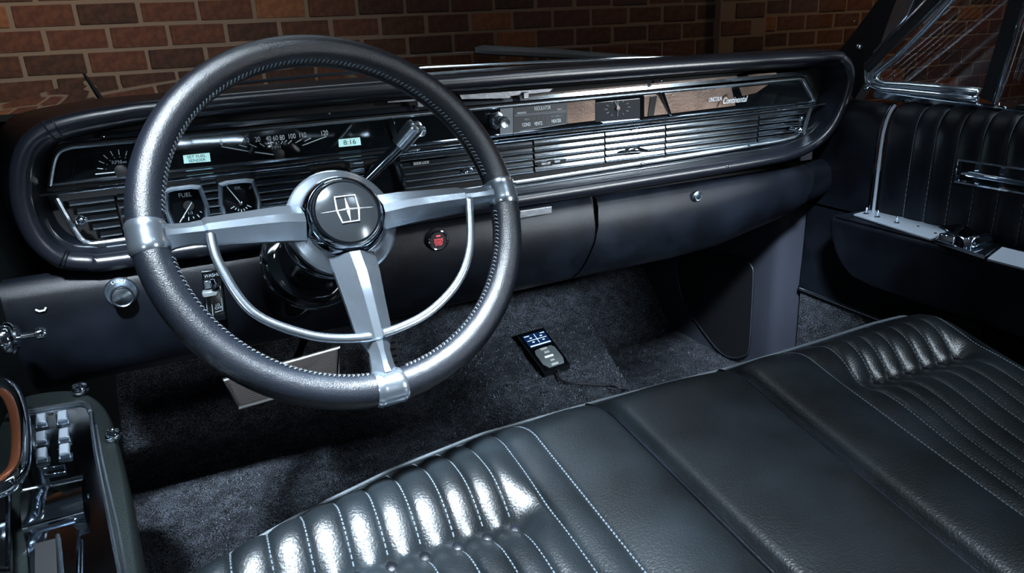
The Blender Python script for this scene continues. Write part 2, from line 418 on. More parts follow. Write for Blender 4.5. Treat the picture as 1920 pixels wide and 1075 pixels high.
# walnut panels, with brown reflections in the gloss strip painted in as panels
def qd(pts, y0, m, name, th=.002, **k):
    return G().prism([UY(x, y, y0) for x, y in pts], (0, th, 0)).build(name, m, db, smooth=0, **k)
qd([(1064, 193), (1116, 188), (1116, 226), (1064, 232)], -.005, WALNUT_REFLECT, 'walnut_reflection_panel')
qd([(1208, 180), (1371, 163), (1379, 198), (1208, 219)], -.005, WALNUT_REFLECT, 'walnut_reflection_panel')
qd([(1386, 164), (1440, 159), (1418, 174), (1392, 180)], -.005, WALNUT_REFLECT, 'walnut_reflection_panel')
qd([(1060, 171), (1381, 142), (1392, 152), (1060, 180)], -.0045, WALNUT_REFLECT, 'walnut_reflection_panel')
qd([(1402, 140), (1455, 136), (1460, 143), (1408, 149)], -.0045, WALNUT_REFLECT, 'walnut_reflection_panel')
qd([(925, 183), (1058, 171), (1058, 180), (925, 192)], -.0045, mat('dark_walnut_reflection', (.035, .02, .014), .3), 'walnut_reflection_panel')
# slanted dividers
for (a, b) in (((735, 222), (746, 281)), ((1243, 172), (1258, 217))):
    A, B = UY(*a, -.012), UY(*b, -.006)
    G().prism([A+V((-.006, 0, 0)), A+V((.003, 0, 0)), B+V((.003, 0, 0)), B+V((-.003, 0, 0))], (0, .006, 0)).build('divider', DCHROME, db, smooth=0, bevel=.0008)
qd([(1220, 182), (1232, 180), (1226, 217), (1215, 218)], -.0065, BLACK, 'divider_shadow', th=.001)  # black strip painted as the leaning divider's shadow and reflection
# louvres
LZ = [.7140, .7025, .6910, .6795, .6680]
SEG = [(-.655, -.600), (-.596, -.541), (-.485, -.464), (-.409, -.328), (-.266, -.244), (-.185, .052), (.056, .196), (.2, .328), (.332, .55), (.554, .672)]
for (x0, x1) in SEG:
    for i, z in enumerate(LZ):
        e0 = x0+(.007*i if x0 < -.64 else 0); e1 = x1-(.003*i if x1 > .66 else 0)
        dz = .004*(x0+.6)/1.2
        if x0 < -.5: dz -= .007+.0008*i
        y = -.004 if not -.66 < x0 < -.64 else -.007
        rows = [[V((xx, y+yy, z+dz+zz)) for xx in (e0, e1)] for yy, zz in ((.003, .0042), (.0004, .0040), (-.0002, .0022), (-.0006, .0005), (-.0011, -.0012), (-.0020, -.0030), (-.0016, -.0036), (.003, -.0040))]
        s_ = G().grid(rows).build('louvre', DCHROME, db, smooth=30)
        G().tube([V((e0, y-.0016, z+dz-.0031)), V((e1, y-.0016, z+dz-.0031))], .00095, seg=5).build('louvre_edge', STEEL, s_)
gf = bez([(-.668, -.008, .716), (-.662, -.008, .690), (-.652, -.008, .658), (-.643, -.008, .649), (-.628, -.008, .6465), (-.45, -.008, .6475)], 5)
gf += [V((.05, -.008, .6535)), V((.40, -.008, .6595)), V((.60, -.008, .6645))]+bez([(.650, -.008, .668), (.668, -.008, .676), (.676, -.008, .70), (.683, -.008, .727)], 4)
G().tube(gf, .0042, seg=8).build('grille_frame', STEEL, db)
G().tube([V((-.62, -.004, .636)), V((0, -.004, .642)), V((.4, -.004, .649)), V((.62, -.004, .655)), V((.68, -.004, .67))], .0018, seg=6).build('trim_line', CHROME, db)
G().grid([[V((x, y, .6445+.0105*(x+.6)/1.2+dz)) for x in (-.62, 0, .60)] for y, dz in ((-.0050, -.009), (-.0040, -.0045), (-.0034, -.001))]).build('grille_sill', DCHROME, db, smooth=20)
# gauges
def pod(cx, kind):
    z = .682; w_, h = .027, .031; y = -.022
    def out(s, y, dx=0): return [V((cx+dx+x*s, y, z+zz*s)) for x, zz in ((-w_*.92, h), (-w_*.5, h*1.08), (w_*.5, h*1.08), (w_*.92, h), (w_*1.12, 0), (w_*.95, -h), (w_*.4, -h*1.08), (-w_*.4, -h*1.08), (-w_*.95, -h), (-w_*1.08, 0))]
    o = G().grid([out(1.0, -.001), out(1.0, y), out(.91, y-.003), out(.82, y), out(.76, -.006)], closeu=True).build('gauge_housing', STEEL if kind != 'x' else DCHROME, db, smooth=35)
    G().add(out(.78, -.006), [tuple(range(10))]).build('dial', GLOSS, o, smooth=0)
    if kind == 'fuel':
        text('FUEL', 'lettering', GREY, o, (cx+.001, -.0075, z+.017), .0085, RD)
        text('1/2', 'lettering', GREY, o, (cx+.003, -.0075, z-.010), .006, RD)
        G().lathe((cx+.003, -.007, z+.001), (0, -1, 0), ((.0075, 0), (.007, .003), (.001, .004)), 16).build('hub', BLACK, o)
        G().tube([V((cx+.008, -.0115, z+.006)), V((cx-.013, -.010, z-.021))], .0006, seg=4).build('needle', WHITE, o)
        t = G()
        for k in range(5):
            a = -PI/2+(k-1.5)*.36; c = V((cx+.003, -.0075, z+.001))
            d = V((math.cos(a), 0, math.sin(a))); t.tube([c+d*.017, c+d*(.022 if k % 2 else .020)], .0005, seg=4)
        t.build('ticks', WHITE, o)
    elif kind == 'temp':
        c = V((cx+.001, -.009, z-.004))
        text('OIL', 'lettering', GREY, o, (cx+.001, -.0075, z+.018), .006, RD)
        G().lathe(c, (0, -1, 0), ((.003, 0), (.0028, .003), (.001, .004)), 12).build('hub', CHROME, o)
        G().tube([c+V((0, -.003, 0)), c+V((-.015, -.003, .027))], .0006, seg=4).build('needle', WHITE, o)
        t = G()
        for k in range(7):
            a = -PI*.86+k*.36; d = V((math.cos(a), 0, math.sin(a))); t.tube([c+d*.010, c+d*(.0165 if k % 3 == 0 else .013)], .0006, seg=4)
        t.build('ticks', WHITE, o)
pod(-.510, 'fuel'); pod(-.437, 'temp'); pod(-.298, 'x'); pod(-.213, 'x')
# speedometer, tachometer, displays
def ln(p, q, m=WHITE, r=.0006, par=None): return G().tube([UY(*p, -.0045), UY(*q, -.0045)], r, seg=4).build('needle' if par is None else 'ticks', m, par or db)
tk = G()
for p, q in (((415, 275), (466, 284)), ((448, 272), (463, 276)), ((467, 270), (481, 276)), ((487, 269), (496, 275)), ((497, 268), (501, 271)), ((505, 267), (510, 272.5)), ((511, 266), (513, 268)), ((517.5, 266), (518, 271)), ((523, 265), (522, 267)), ((530, 264), (527, 270)), ((538, 263), (534, 267)), ((547, 263), (540, 270)), ((566, 261), (554, 268)), ((583, 259), (571, 265)), ((612, 256), (567, 273))):
    tk.tube([UY(*p, -.0045), UY(*q, -.0045)], .0007, seg=4)
tk.build('speed_ticks', WHITE, db)
G().tube([UY(478, 285.5, -.0055), UY(518, 291, -.0055)], .0009, seg=4).build('needle', WHITE, db)
G().lathe(UY(523, 289, -.003), (0, -1, 0), ((.0085, 0), (.008, .004), (.006, .0055), (.0005, .006)), 20).build('needle_hub', RUBBER, db)
for t_, px, py in (('0', 415, 268), ('10', 462, 264), ('20', 483, 262), ('40', 503.5, 260.5), ('60', 516.5, 259.5), ('80', 529, 258.5), ('100', 547, 256), ('110', 567, 254), ('120', 608, 250)):
    text(t_, 'lettering', WHITE, db, UY(px, py, -.0045), .0105, RD, sx=.75)
text('MPH', 'lettering', GREY, db, UY(518, 276.5, -.0045), .0075, RD, sx=.9)
tk = G()
c0 = UY(227, 320, -.004)
for k in range(8):
    a = PI*(.93-k*.115); d = V((math.cos(a), 0, math.sin(a))); tk.tube([c0+d*.022, c0+d*.029], .0005, seg=4); tk.tube([c0+d*.0185, c0+d*.0193+V((.001, 0, 0))], .0005, seg=4)
tk.build('rpm_ticks', WHITE, db)
text('RPM', 'lettering', GREY, db, UY(219, 304.5, -.0045), .007, RD); text('x1000', 'lettering', GREY, db, UY(231, 304.5, -.0045), .0035, RD)
G().lathe(c0, (0, -1, 0), ((.0085, 0), (.008, .004), (.006, .0055), (.0005, .006)), 20).build('needle_hub', RUBBER, db)
G().tube([c0+V((-.006, -.003, -.001)), c0+V((-.032, -.003, -.001))], .0008, seg=4).build('needle', WHITE, db)
def lcd(pts, lines, size):
    o = qd(pts, -.006, LCD, 'display', th=.003)
    c = sum((UY(x, y, -.0065) for x, y in pts), V((0, 0, 0)))/4
    for i, t_ in enumerate(lines): text(t_, 'lettering', INK, o, c+V((0, 0, (len(lines)-1)*.0028-i*.0056)), size, RD, sx=1.1)
lcd([(343, 292), (393, 287), (395, 303), (345, 307)], ['SET FUEL', 'SENDER'], .0058)
lcd([(635, 262), (675, 258), (677, 272), (636, 276)], ['8:16'], .0105)
# climate panel, clock
qd([(938, 203), (962, 200), (962, 252), (938, 254)], -.005, PLATE, 'switch_plate')
qd([(963, 200), (1064, 192), (1064, 232), (963, 250)], -.005, mat('dark_plate', (.02, .023, .028), .35), 'climate_panel')
for t_, px, py, s_, m_ in (('REGULATOR', 1017, 203, .0088, WHITE), ('MINIMUM', 978, 212, .0045, WHITE), ('MAX', 1049, 205, .0045, WHITE), ('COND', 987, 234, .0085, WHITE), ('VENTS', 1009, 232, .0085, WHITE), ('HEATER', 1043, 227, .0085, WHITE), ('FRESH', 988, 224, .004, GREY), ('HEAT DEFROST', 1043, 218, .004, GREY)):
    text(t_, 'lettering', m_, db, UY(px, py, -.0058), s_, RD, sx=.62 if s_ > .008 else .9)
tk = G()
for p, q in (((965, 216), (1062, 207)), ((965, 218), (1062, 209.5)), ((1062, 196), (1062, 207)), ((1062, 210), (1062, 230)), ((975, 246), (1062, 232)), ((1025, 217), (1025, 232)), ((1000, 219), (1000, 225)), ((1009, 218), (1009, 224)), ((1017, 217), (1017, 223))):
    tk.tube([UY(*p, -.0056), UY(*q, -.0056)], .0004, seg=4)
tk.build('panel_lines', GREY, db)
qd([(1117, 193), (1200, 185), (1200, 222), (1117, 229)], -.005, mat('clock_face', (.012, .014, .018), .2), 'clock')
cc = UY(1158, 203, -.006)
tk = G()
for k in range(12):
    a = PI/6*k; ex = .030 if k in (0, 6) else .024 if k in (1, 5, 7, 11) else .011
    d = V((math.cos(a)*(1.9 if k % 3 else 1), 0, math.sin(a))); d = V((math.cos(a)*1.5, 0, math.sin(a)*.8))
    tk.tube([cc+d*.014, cc+d*.018], .0005, seg=4)
tk.build('clock_ticks', GREY, db)
G().lathe(cc, (0, -1, 0), ((.004, 0), (.0035, .003), (.0005, .0035)), 14).build('clock_hub', mat('tan_plastic', (.22, .16, .14), .4), db)
G().tube([cc+V((0, -.002, 0)), cc+V((-.006, -.002, .012))], .0006, seg=4).build('clock_hand', WHITE, db)
G().tube([cc+V((0, -.002, 0)), cc+V((-.001, -.002, .015))], .0005, seg=4).build('clock_hand', WHITE, db)
G().tube([cc+V((0, -.002, 0)), cc+V((-.001, -.002, -.014))], .0004, seg=4).build('clock_hand', GREY, db)
qd([(1130, 229.5), (1200, 223.5), (1200, 226), (1130, 232)], -.007, STEEL, 'clock_sill', th=.004)
text('LINCOLN', 'lettering', SCRIPT, db, UY(1341, 186.5, -.007), .0115, RD, ext=.0008, sx=.62)
text('Continental', 'lettering', SCRIPT, db, UY(1377, 188, -.007), .0165, RD, ext=.0008, shear=.45, sx=.75)
G().tube([UY(x, y, -.007) for x, y in ((1345, 200), (1349, 191), (1357, 181), (1363, 177), (1364, 181))], .0008, seg=5).build('script_flourish', CHROME, db)
# silver bars with posts above the strip
for pts, post in (([(727, 190), (788, 185), (783, 189), (727, 193)], (787, 194)), ([(862, 178), (1037, 166), (1030, 172), (958, 180), (955, 184), (866, 186)], (985, 179))):
    G().prism([UY(x, y, -.018) for x, y in pts], (0, .003, 0)).build('silver_bar', ALU, db, smooth=0)
    c = UY(*post, -.02); G().box(c, (.010, .008, .011), b=.001).build('silver_post', ALU, db)
G().box((.2, -.013, .812), (1.0, .010, .004)).build('pad_lip', BLACK, db)
# knobs
def knob(px, py, s=1.0):
    c = UY(px, py, -.003)
    o = G().lathe(c, (0, -1, 0), ((.015*s, 0), (.014*s, .003), (.009*s, .004)), 24).build('knob_escutcheon', DCHROME, db)
    prof = [(.006, .003)]
    h = .004
    for q in range(3): prof += [(.0085-.0006*q, h), (.0105-.0006*q, h+.002), (.0105-.0006*q, h+.0055), (.0075, h+.0075)]; h += .0085
    prof += [(.0088, h), (.0094, h+.002), (.0094, h+.008), (.0082, h+.010), (.0050, h+.0088), (.0008, h+.0084)]
    G().lathe(c, (0, -1, 0), [(a*s, b*s) for a, b in prof], 22).build('knob', STEEL, o)
knob(930, 226); knob(777, 242, .95)
def ball_lever(px, py, dx, dz, s=1.0):
    c = UY(px, py, -.008); e = c+V((dx, -.014*s, dz))
    g = G().tube([c, e], .0028*s, seg=8)
    g.lathe(e+V((-.003, .003, 0)), (dx or .001, -.01, dz), ((.0008, -.002), (.0042*s, 0), (.0056*s, .004*s), (.0048*s, .008*s), (.0008, .011*s)), 14)
    g.build('vent_lever', CHROME, db, smooth=60)
ball_lever(148, 421, .006, .006, 1.2); ball_lever(868, 320, .010, .002, .8); ball_lever(1482, 240, .004, -.002, 1.3); ball_lever(1496, 226, -.004, .004, 1.0)
G().tube([UY(1168, 285, -.014), UY(1180, 281, -.018), UY(1200, 281, -.018), UY(1212, 283, -.014)], [.003, .0045, .0045, .003], seg=10).build('vent_slider', DCHROME, db)
for t_, px, py in (('DOOR LOCK', 790, 306), ('FAN OFF', 1024, 307), ('HIGH', 1045, 303)):
    qd([(px-16, py-2.5), (px+16, py-5), (px+16, py+2), (px-16, py+5)], -.009, BLACK, 'name_plate')
    text(t_, 'lettering', WHITE, db, UY(px, py, -.0095), .0055, RD, sx=.8)
for px, py, y in ((193, 257, -.004), (617, 213, -.004), (1218, 160, -.006), (1240, 152, -.01), (1195, 239, -.014), (1205, 307, -.014), (1225, 338, -.055), (1363, 313, -.055), (1405, 275, -.014), (965, 345, -.03)):
    c = UY(px, py, y); G().lathe(c, (0, -1, 0), ((.0032, -.002), (.0030, .0008), (.0012, .0016), (.0002, .0010)), 10).build('screw', CHROME, db)
# lower dash: knee panel and glovebox door
def lowz(x): return interp(x, [-.8, -.1, .1, .34, .45, .544, .62, .687, .76], [.44, .447, .452, .455, .463, .484, .500, .520, .535])
def kface(x0, x1, name, m, pr=0, n=30, **k):
    rows = []
    for i in range(n+1):
        x = x0+(x1-x0)*i/n; zb = lowz(x); H = .612-zb
        row = [V((x, -.020-pr, .617)), V((x, -.034-pr, .612))]
        for t, y in ((.12, -.044), (.3, -.050), (.5, -.050), (.7, -.044), (.85, -.033), (.95, -.018), (1.0, .0)): row.append(V((x, y-pr, .612-H*t)))
        row += [V((x, .04, zb+.004)), V((x, .12, zb+.03))]
        rows.append(row)
    return G().grid(rows).build(name, m, db, smooth=70, **k)
kp = kface(-.765, .15, 'knee_panel', VINYL, n=60)
# glovebox door with slanted left edge
rows = []
for i in range(41):
    t_ = i/40; rows.append([])
    for q, (zz, y) in enumerate(((1, -.024), (.985, -.036), (.9, -.047), (.7, -.054), (.5, -.055), (.3, -.049), (.15, -.037), (.05, -.020), (0, .0), (-.02, .05))):
        xl = interp(zz, [0, .2, .6, 1], [.112, .125, .150, .158]); xr = interp(zz, [0, .3, 1], [.61, .655, .672])
        x = xl+.0025+(xr-xl-.005)*t_; zb = lowz(x); rows[-1].append(V((x, y, zb+(.612-zb)*zz)))
gd = G().grid(rows).build('glovebox_door', VINYL, db, smooth=70)
kface(.668, .742, 'end_panel', VINYL, pr=-.004, n=6)
kface(.10, .70, 'glovebox_surround', BLACK, pr=-.012, n=20)
c = UY(1307, 368, -.053)
G().lathe(c, (0, -1, -.1), ((.0105, -.002), (.0105, .002), (.008, .004), (.0078, .002), (.006, .002), (.0055, .005), (.0005, .0055)), 22).build('glovebox_lock', STEEL, gd, label='round chrome lock of the glovebox')
G().prism([UY(x, y, -.055) for x, y in ((975, 396), (1035, 387), (1035, 400), (975, 410))], (0, .008, 0)).build('ashtray_pull', ALU, db, smooth=0, bevel=.001)
# headlamp switch
c = UY(227, 548, -.050)
sw = G().lathe(c+V((0, .004, 0)), (0, -1, 0), ((.021, 0), (.0215, .004), (.020, .006), (.0185, .0045), (.012, .0045)), 36).build('light_switch', STEEL, db, label='round chrome headlamp switch with LIGHTS lettering')
G().lathe(c, (.12, -1, -.12), ((.0105, 0), (.0115, .004), (.0145, .010), (.0150, .018), (.0140, .020), (.0125, .019), (.0115, .0195), (.0004, .0215)), 36).build('knob', STEEL, sw)
for k, ch in enumerate('LIGHTS'):
    a = math.radians(118-11*k); p = c+V((math.cos(a)*.0165, -.0008, math.sin(a)*.0165))
    text(ch, 'lettering', WHITE, sw, p, .0048, Matrix.Rotation(-(a-PI/2), 3, 'Y') @ RD)
# washer and wiper control box
bx = [UY(x, y, -.056) for x, y in ((379, 510), (413, 506), (423, 600), (388, 606))]
wb = G().prism(bx, (0, .02, 0)).build('wiper_control', GLOSS, db, smooth=0, bevel=.001, label='black switch box lettered WASHER and OFF')
G().tube(bx, .0006, closed=True, seg=4).build('outline', DCHROME, wb)
def wbx(u, v, y=-.058): return UY(interp(v, [0, 1], [379+34*u, 388+35*u]), interp(v, [0, 1], [510-4*u, 606-6*u]), y)
text('WASHER', 'lettering', GREY, wb, wbx(.58, .09), .0068, RD, sx=.9)
text('HI', 'lettering', GREY, wb, wbx(.68, .40), .005, RD); text('LO', 'lettering', GREY, wb, wbx(.66, .68), .005, RD); text('OFF', 'lettering', GREY, wb, wbx(.68, .745), .0055, RD)
G().box(wbx(.22, .25, -.061), (.009, .008, .012), b=.001).build('rocker', STEEL, wb)
G().lathe(wbx(.5, .22, -.058), (.2, -1, -.3), ((.006, 0), (.0065, .004), (.005, .008), (.0058, .012), (.0055, .016), (.0005, .017)), 16).build('knob', CHROME, wb)
G().box(wbx(.32, .43, -.064), (.021, .014, .009), b=.002).build('slider', PALE, wb)
tk = G()
for L in ([(.08, .52), (.08, .88), (.36, .88), (.36, .52)], [(.5, .33), (.9, .33), (.9, .80), (.5, .82)]):
    tk.tube([wbx(*p) for p in L], .0006, seg=4)
tk.build('panel_lines', GREY, wb)
# engine start button
c = UY(821, 450, -.049)
sb = G().lathe(c+V((0, .006, 0)), (0, -1, 0), ((.0195, 0), (.0195, .006), (.0170, .010), (.0150, .009)), 32).build('start_button', mat('satin_black', (.03, .03, .035), .3), db, label='round black start button with red lit lettering')
G().tube([c+V((math.cos(a)*.0158, -.004, math.sin(a)*.0158)) for a in [2*PI*k/32 for k in range(32)]], .0016, closed=True, seg=8).build('bezel', CHROME, sb)
G().lathe(c, (0, -1, 0), ((.0145, 0), (.0145, .003), (.0004, .0035)), 32).build('cap', RUBBER, sb)
for t_, dz in (('ENGINE', .0015), ('START', -.0028), ('STOP', -.0071)): text(t_, 'lettering', REDLED, sb, c+V((0, -.004, dz)), .0052 if t_ != 'ENGINE' else .0042, RD)
G().box(c+V((0, -.004, .0075)), (.007, .001, .0022)).build('indicator', REDLED, sb)

# ------------------------------------------------------------------ steering column, wheel
WC = V((-.342, -.348, .718)); t_ = .526; k_ = .14; ro = -.045
u0 = V((math.cos(k_), math.sin(k_), 0)); w0 = V((-math.sin(t_)*math.sin(k_), math.sin(t_)*math.cos(k_), math.cos(t_)))
WU = u0*math.cos(ro)+w0*math.sin(ro); WW = -u0*math.sin(ro)+w0*math.cos(ro); WN = WU.cross(WW)
def WP(x, y, h=0): return WC+WU*x+WW*y+WN*h
wh = thing('steering_wheel', 'large three-spoke steering wheel with stitched black leather rim and chrome horn ring', 'steering wheel', WC)
R0, RR = .2, .0178
rim = G().tube([WP(R0*math.cos(a), R0*math.sin(a)) for a in [2*PI*i/120 for i in range(120)]], RR, closed=True, seg=24, upv=WN)
rim.build('rim', RIML, wh, smooth=180)
# lacing along the inner edge, slightly towards the driver
g = G(); g2 = G()
for i in range(230):
    a = 2*PI*i/230
    if min(abs((math.degrees(a)-q+180) % 360-180) for q in (0, 180, 270)) < 7: continue
    def sp_(a, b, rr=RR+.0004): return WP((R0-rr*math.cos(b))*math.cos(a), (R0-rr*math.cos(b))*math.sin(a), rr*math.sin(b))
    g.tube([sp_(a, .52), sp_(a+.010, .40, RR+.0010), sp_(a+.014, .24)], .0008, seg=4)
    g2.tube([sp_(a, .24, RR+.0008), sp_(a+.02, .24, RR+.0008)], .0011, seg=4)
g.build('stitching', THREAD, wh, kind='stuff'); g2.build('seam', BLACK, wh, kind='stuff')
def clamp(a, da):
    rows = []
    for i in range(9):
        t = a-da+2*da*i/8; rr = RR+.0016 if 0 < i < 8 else RR+.0002
        if i in (1, 7): rr = RR+.0022
        rows.append([WP((R0+rr*math.cos(b))*math.cos(t), (R0+rr*math.cos(b))*math.sin(t), rr*math.sin(b)) for b in [2*PI*k/24 for k in range(24)]])
    return G().grid(rows, closeu=True)
for a in (0, PI, -PI/2): clamp(a, .082).build('rim_clamp', ALLOY, wh, smooth=50)
def spoke(a, k=1.0):
    d = V((math.cos(a), math.sin(a), 0)); n = V((-d.y, d.x, 0))
    def L(r, s, h): return WP(d.x*r+n.x*s, d.y*r+n.y*s, h)
    # sections along radius: (r, halfwidth, ridge height, base height)
    S = [(.184, .0150, .0125, -.008), (.176, .0125, .010, -.008), (.160, .0115, .009, -.007), (.148, .0130, .009, -.008), (.1455, .0155, .012, -.009), (.10, .0180, .012, -.012), (.070, .0200, .010, -.014), (.045, .021, .002, -.02)]
    rows = []
    for r, hw, hr, hb in S:
        hw *= k if r < .15 else 1
        rows.append([L(r, -hw, hb), L(r, -hw, hb+.006), L(r, -hw*.25, hr), L(r, hw*.2, hr), L(r, hw, hb+.007), L(r, hw, hb), L(r, 0, hb-.003)])
    return G().grid(rows, closeu=True)
for a in (0, PI, -PI/2): spoke(a, 1.25 if a < 0 else 1.0).build('spoke', ALLOY, wh, smooth=25)
# half horn ring
pts = [(-.143, .0), (-.1415, -.038), (-.121, -.092), (-.078, -.124), (-.036, -.139), (.009, -.142), (.063, -.130), (.109, -.101), (.136, -.062), (.152, -.002)]
G().tube(bez([WP(x, y, .006) for x, y in pts], 8), .0052, seg=12, flat=.7, upv=WN).build('horn_ring', STEEL, wh, smooth=180)
G().lathe(WP(.001, -.003, -.050), WN, ((.050, 0), (.058, .004), (.0635, .022), (.0635, .028), (.060, .031), (.052, .034), (.046, .040)), 56).build('hub_bell', ALLOY, wh, smooth=35)
G().lathe(WP(.001, 0, -.02), WN, ((.048, 0), (.0475, .012), (.044, .018), (.043, .015), (.0425, .020), (.041, .024), (.038, .026), (.037, .025)), 56).build('hub_ring', CHROME, wh, smooth=40)
cap = G().lathe(WP(.001, 0, .0), WN, ((.0375, 0), (.0375, .004), (.030, .0068), (.020, .0085), (.010, .0093), (.0005, .0095)), 56).build('horn_cap', CAPM, wh, smooth=40, label='dark domed centre cap with four-pointed star emblem')
em = G(); O = .0095
fx = [(-.0115, .0155), (.0115, .0155), (.0125, 0), (.0095, -.0145), (-.0095, -.0145), (-.0125, 0)]
em.tube([WP(x+.001, y+.0012, O) for x, y in fx], .0010, closed=True, seg=6)
def spike(ax, ay, w_):
    c = WP(.001, .001, O+.0012); T = WP(.001+ax, .001+ay, O-.002); n = WU*(-ay)+WW*ax; n.normalize()
    em.add([c+n*w_-WN*.002, c-n*w_-WN*.002, T, c+WN*.0008], [(0, 2, 3), (1, 3, 2), (0, 3, 1)])
for ax, ay, w_ in ((.031, 0, .0022), (-.031, 0, .0022), (0, .024, .003), (0, -.024, .003)): spike(ax, ay, w_)
em.build('emblem', SCRIPT, cap, smooth=0)

col = thing('steering_column', 'black and chrome steering column with gear lever between wheel and dash', 'steering column', (-.355, -.05, .62))
CA = -WN
c0_ = WP(0, 0, -.05)
G().lathe(c0_, CA, ((.050, 0), (.054, .01), (.054, .05), (.050, .055), (.048, .11), (.045, .30), (.045, .42)), 40).build('column_tube', GLOSS, col, smooth=40)
G().lathe(c0_, CA, ((.0555, .020), (.057, .022), (.057, .026), (.0555, .028)), 40).build('column_band', CHROME, col)
G().lathe(c0_+CA*.12, CA, ((.062, 0), (.066, .012), (.066, .030), (.060, .045)), 40).build('column_collar', GLOSS, col, smooth=40)
G().lathe(c0_+CA*.12, CA, ((.0665, .017), (.068, .020), (.0665, .023)), 40).build('column_band', CHROME, col)
A, B, Cc = UY(688, 336, -.16), UY(738, 285, -.165), UY(778, 238, -.175)
lv = G().tube([A+(A-B)*.6, A, B, B.lerp(Cc, .5), Cc], [.006, .0065, .0085, .0105, .0120], seg=16)
lv.build('gear_lever', DCHROME, col, smooth=60)
G().lathe(Cc-(Cc-B).normalized()*.004, (Cc-B), ((.0121, -.030), (.0128, 0), (.0130, .003), (.0115, .007), (.0003, .0085)), 20).build('lever_tip', STEEL, col)

# ------------------------------------------------------------------ floor, tunnel, footwell
FZ = .08
def floorz(x, y):
    z = FZ
    toe = max(0, y-.42)*1.0; z += toe
    xl, xr = .00-.04*(y), .235+.30*max(y+.05, -.2)
    top = .205+max(0, y-.35)*.55
    s = sm(xl-.10, xl+.02, x)*(1-sm(xr-.004, xr+.035, x))
    return z*(1-s)+max(z, top)*s
rows = []
for j in range(86):
    y = -.9+1.75*j/85
    xl, xr = .00-.04*(y), .235+.30*max(y+.05, -.2)
    xs = sorted([-.74+1.49*i/70 for i in range(71)]+[xr-.004, xr+.005, xr+.015, xr+.025, xr+.035])
    rows.append([V((x, y, floorz(x, y)+.0015*math.sin(x*70+y*33)*math.sin(y*57))) for x in xs])
fl = G().grid(rows).build('floor', CARPET, smooth=60, kind='structure')
import numpy as np
rs = np.random.RandomState(3)
n = 60000
X = rs.uniform(-.60, .64, n); Y = rs.uniform(-.36, .75, n)
Z = np.array([floorz(a, b) for a, b in zip(X, Y)])
L = rs.uniform(.002, .0055, n); A_ = rs.uniform(0, 2*PI, n); tilt = rs.uniform(.3, 1.2, n); Wd = .00035
dx, dy = np.cos(A_), np.sin(A_)
v0 = np.stack([X-dy*Wd, Y+dx*Wd, Z], 1); v1 = np.stack([X+dy*Wd, Y-dx*Wd, Z], 1)
v2 = np.stack([X+dx*L*np.sin(tilt), Y+dy*L*np.sin(tilt), Z+L*np.cos(tilt)+.001], 1)
vv = np.stack([v0, v1, v2], 1).reshape(-1, 3)
me = bpy.data.meshes.new('carpet_pile'); me.from_pydata(vv.tolist(), [], np.arange(3*n).reshape(-1, 3).tolist()); me.materials.append(FIBRE)
me.materials.append(mat('bright_carpet_fibre', (.34, .38, .46), .4))
me.polygons.foreach_set('material_index', (rs.uniform(0, 1, n) < .10).astype(int))
cp = bpy.data.objects.new('carpet_pile', me); sc.collection.objects.link(cp); cp['kind'] = 'stuff'; cp['label'] = 'black cut-pile carpet fibres on the car floor and tunnel'; cp['category'] = 'carpet'
# firewall behind the dash
G().box((0, .84, .40), (1.5, .03, .70)).build('wall_firewall', BLACK, smooth=0, kind='structure')
# kick panel on the passenger side
kk = thing('kick_panel', 'grey vinyl passenger kick panel with a rounded black insert below the glovebox', 'kick panel', (.70, .15, .08))
rows = []
for j in range(23):
    z = .03+.60*j/22; fl_ = .022*(1-sm(.08, .16, z))
    prof = [(.665, .78), (.668, .45), (.676, .2), (.681, .09), (.679, .062), (.685-fl_*.2, .046-fl_), (.700, .036-fl_), (.716, .030-fl_*.6), (.735, .020)]
    rows.append([V((x, y, z)) for x, y in prof])
G().grid(rows).build('panel', KICK, kk, smooth=180)
ins = bez([(1284, 470), (1320, 474), (1395, 487), (1409, 498), (1412, 520), (1408, 600), (1404, 655), (1392, 669), (1368, 670), (1345, 655), (1310, 610), (1284, 570), (1272, 530), (1270, 490)], 5, True) if False else None
pp = [V((x, y, 0)) for x, y in ((1284, 470), (1320, 474), (1390, 487), (1408, 498), (1412, 520), (1408, 600), (1404, 655), (1392, 669), (1368, 670), (1345, 655), (1310, 610), (1284, 570), (1272, 530), (1270, 490))]
pp = bez(pp, 5, True)
P3 = [UX(p.x, p.y, .666) for p in pp]
G().prism(P3, (.004, 0, 0)).build('insert', VINYL_MATT, kk, smooth=0)
G().tube(P3, .0012, closed=True, seg=6).build('insert_edge', KICK, kk)

# ------------------------------------------------------------------ passenger door
pd = thing('passenger_door', 'black passenger door with vertical pleats, armrest, quarter window and chrome frames', 'door', (.74, -.5, .1))
PX = .722
def pleat_rows(y0, y1, pl, n, name):
    ys = [y0+(y1-y0)*i/n for i in range(n+1)]; rows = []
    for y in ys:
        amp = 0
        if pl:
            t = ((y-pl[0])/pl[1]) % 1.0; amp = .0045*(1-(2*t-1)**2)**.6 if True else 0
        rows.append([V((x+dxp*amp, y, z+dzp*amp)) for x, z, dxp, dzp in ((.722, .515, -1, 0), (.722, .56, -1, 0), (.721, .62, -1, 0), (.7215, .67, -1, .0), (.724, .700, -1, .2), (.730, .718, -.8, .5), (.740, .730, -.5, .8), (.752, .736, -.1, 1), (.772, .737, 0, 1))])
    return G().grid(rows).build(name, VINYL, pd, smooth=70)
G().box((.765, -.594, .33), (.07, 1.212, .56), b=.004).build('door_body', BLACK, pd)
pleat_rows(.012, -.147, None, 6, 'front_panel')
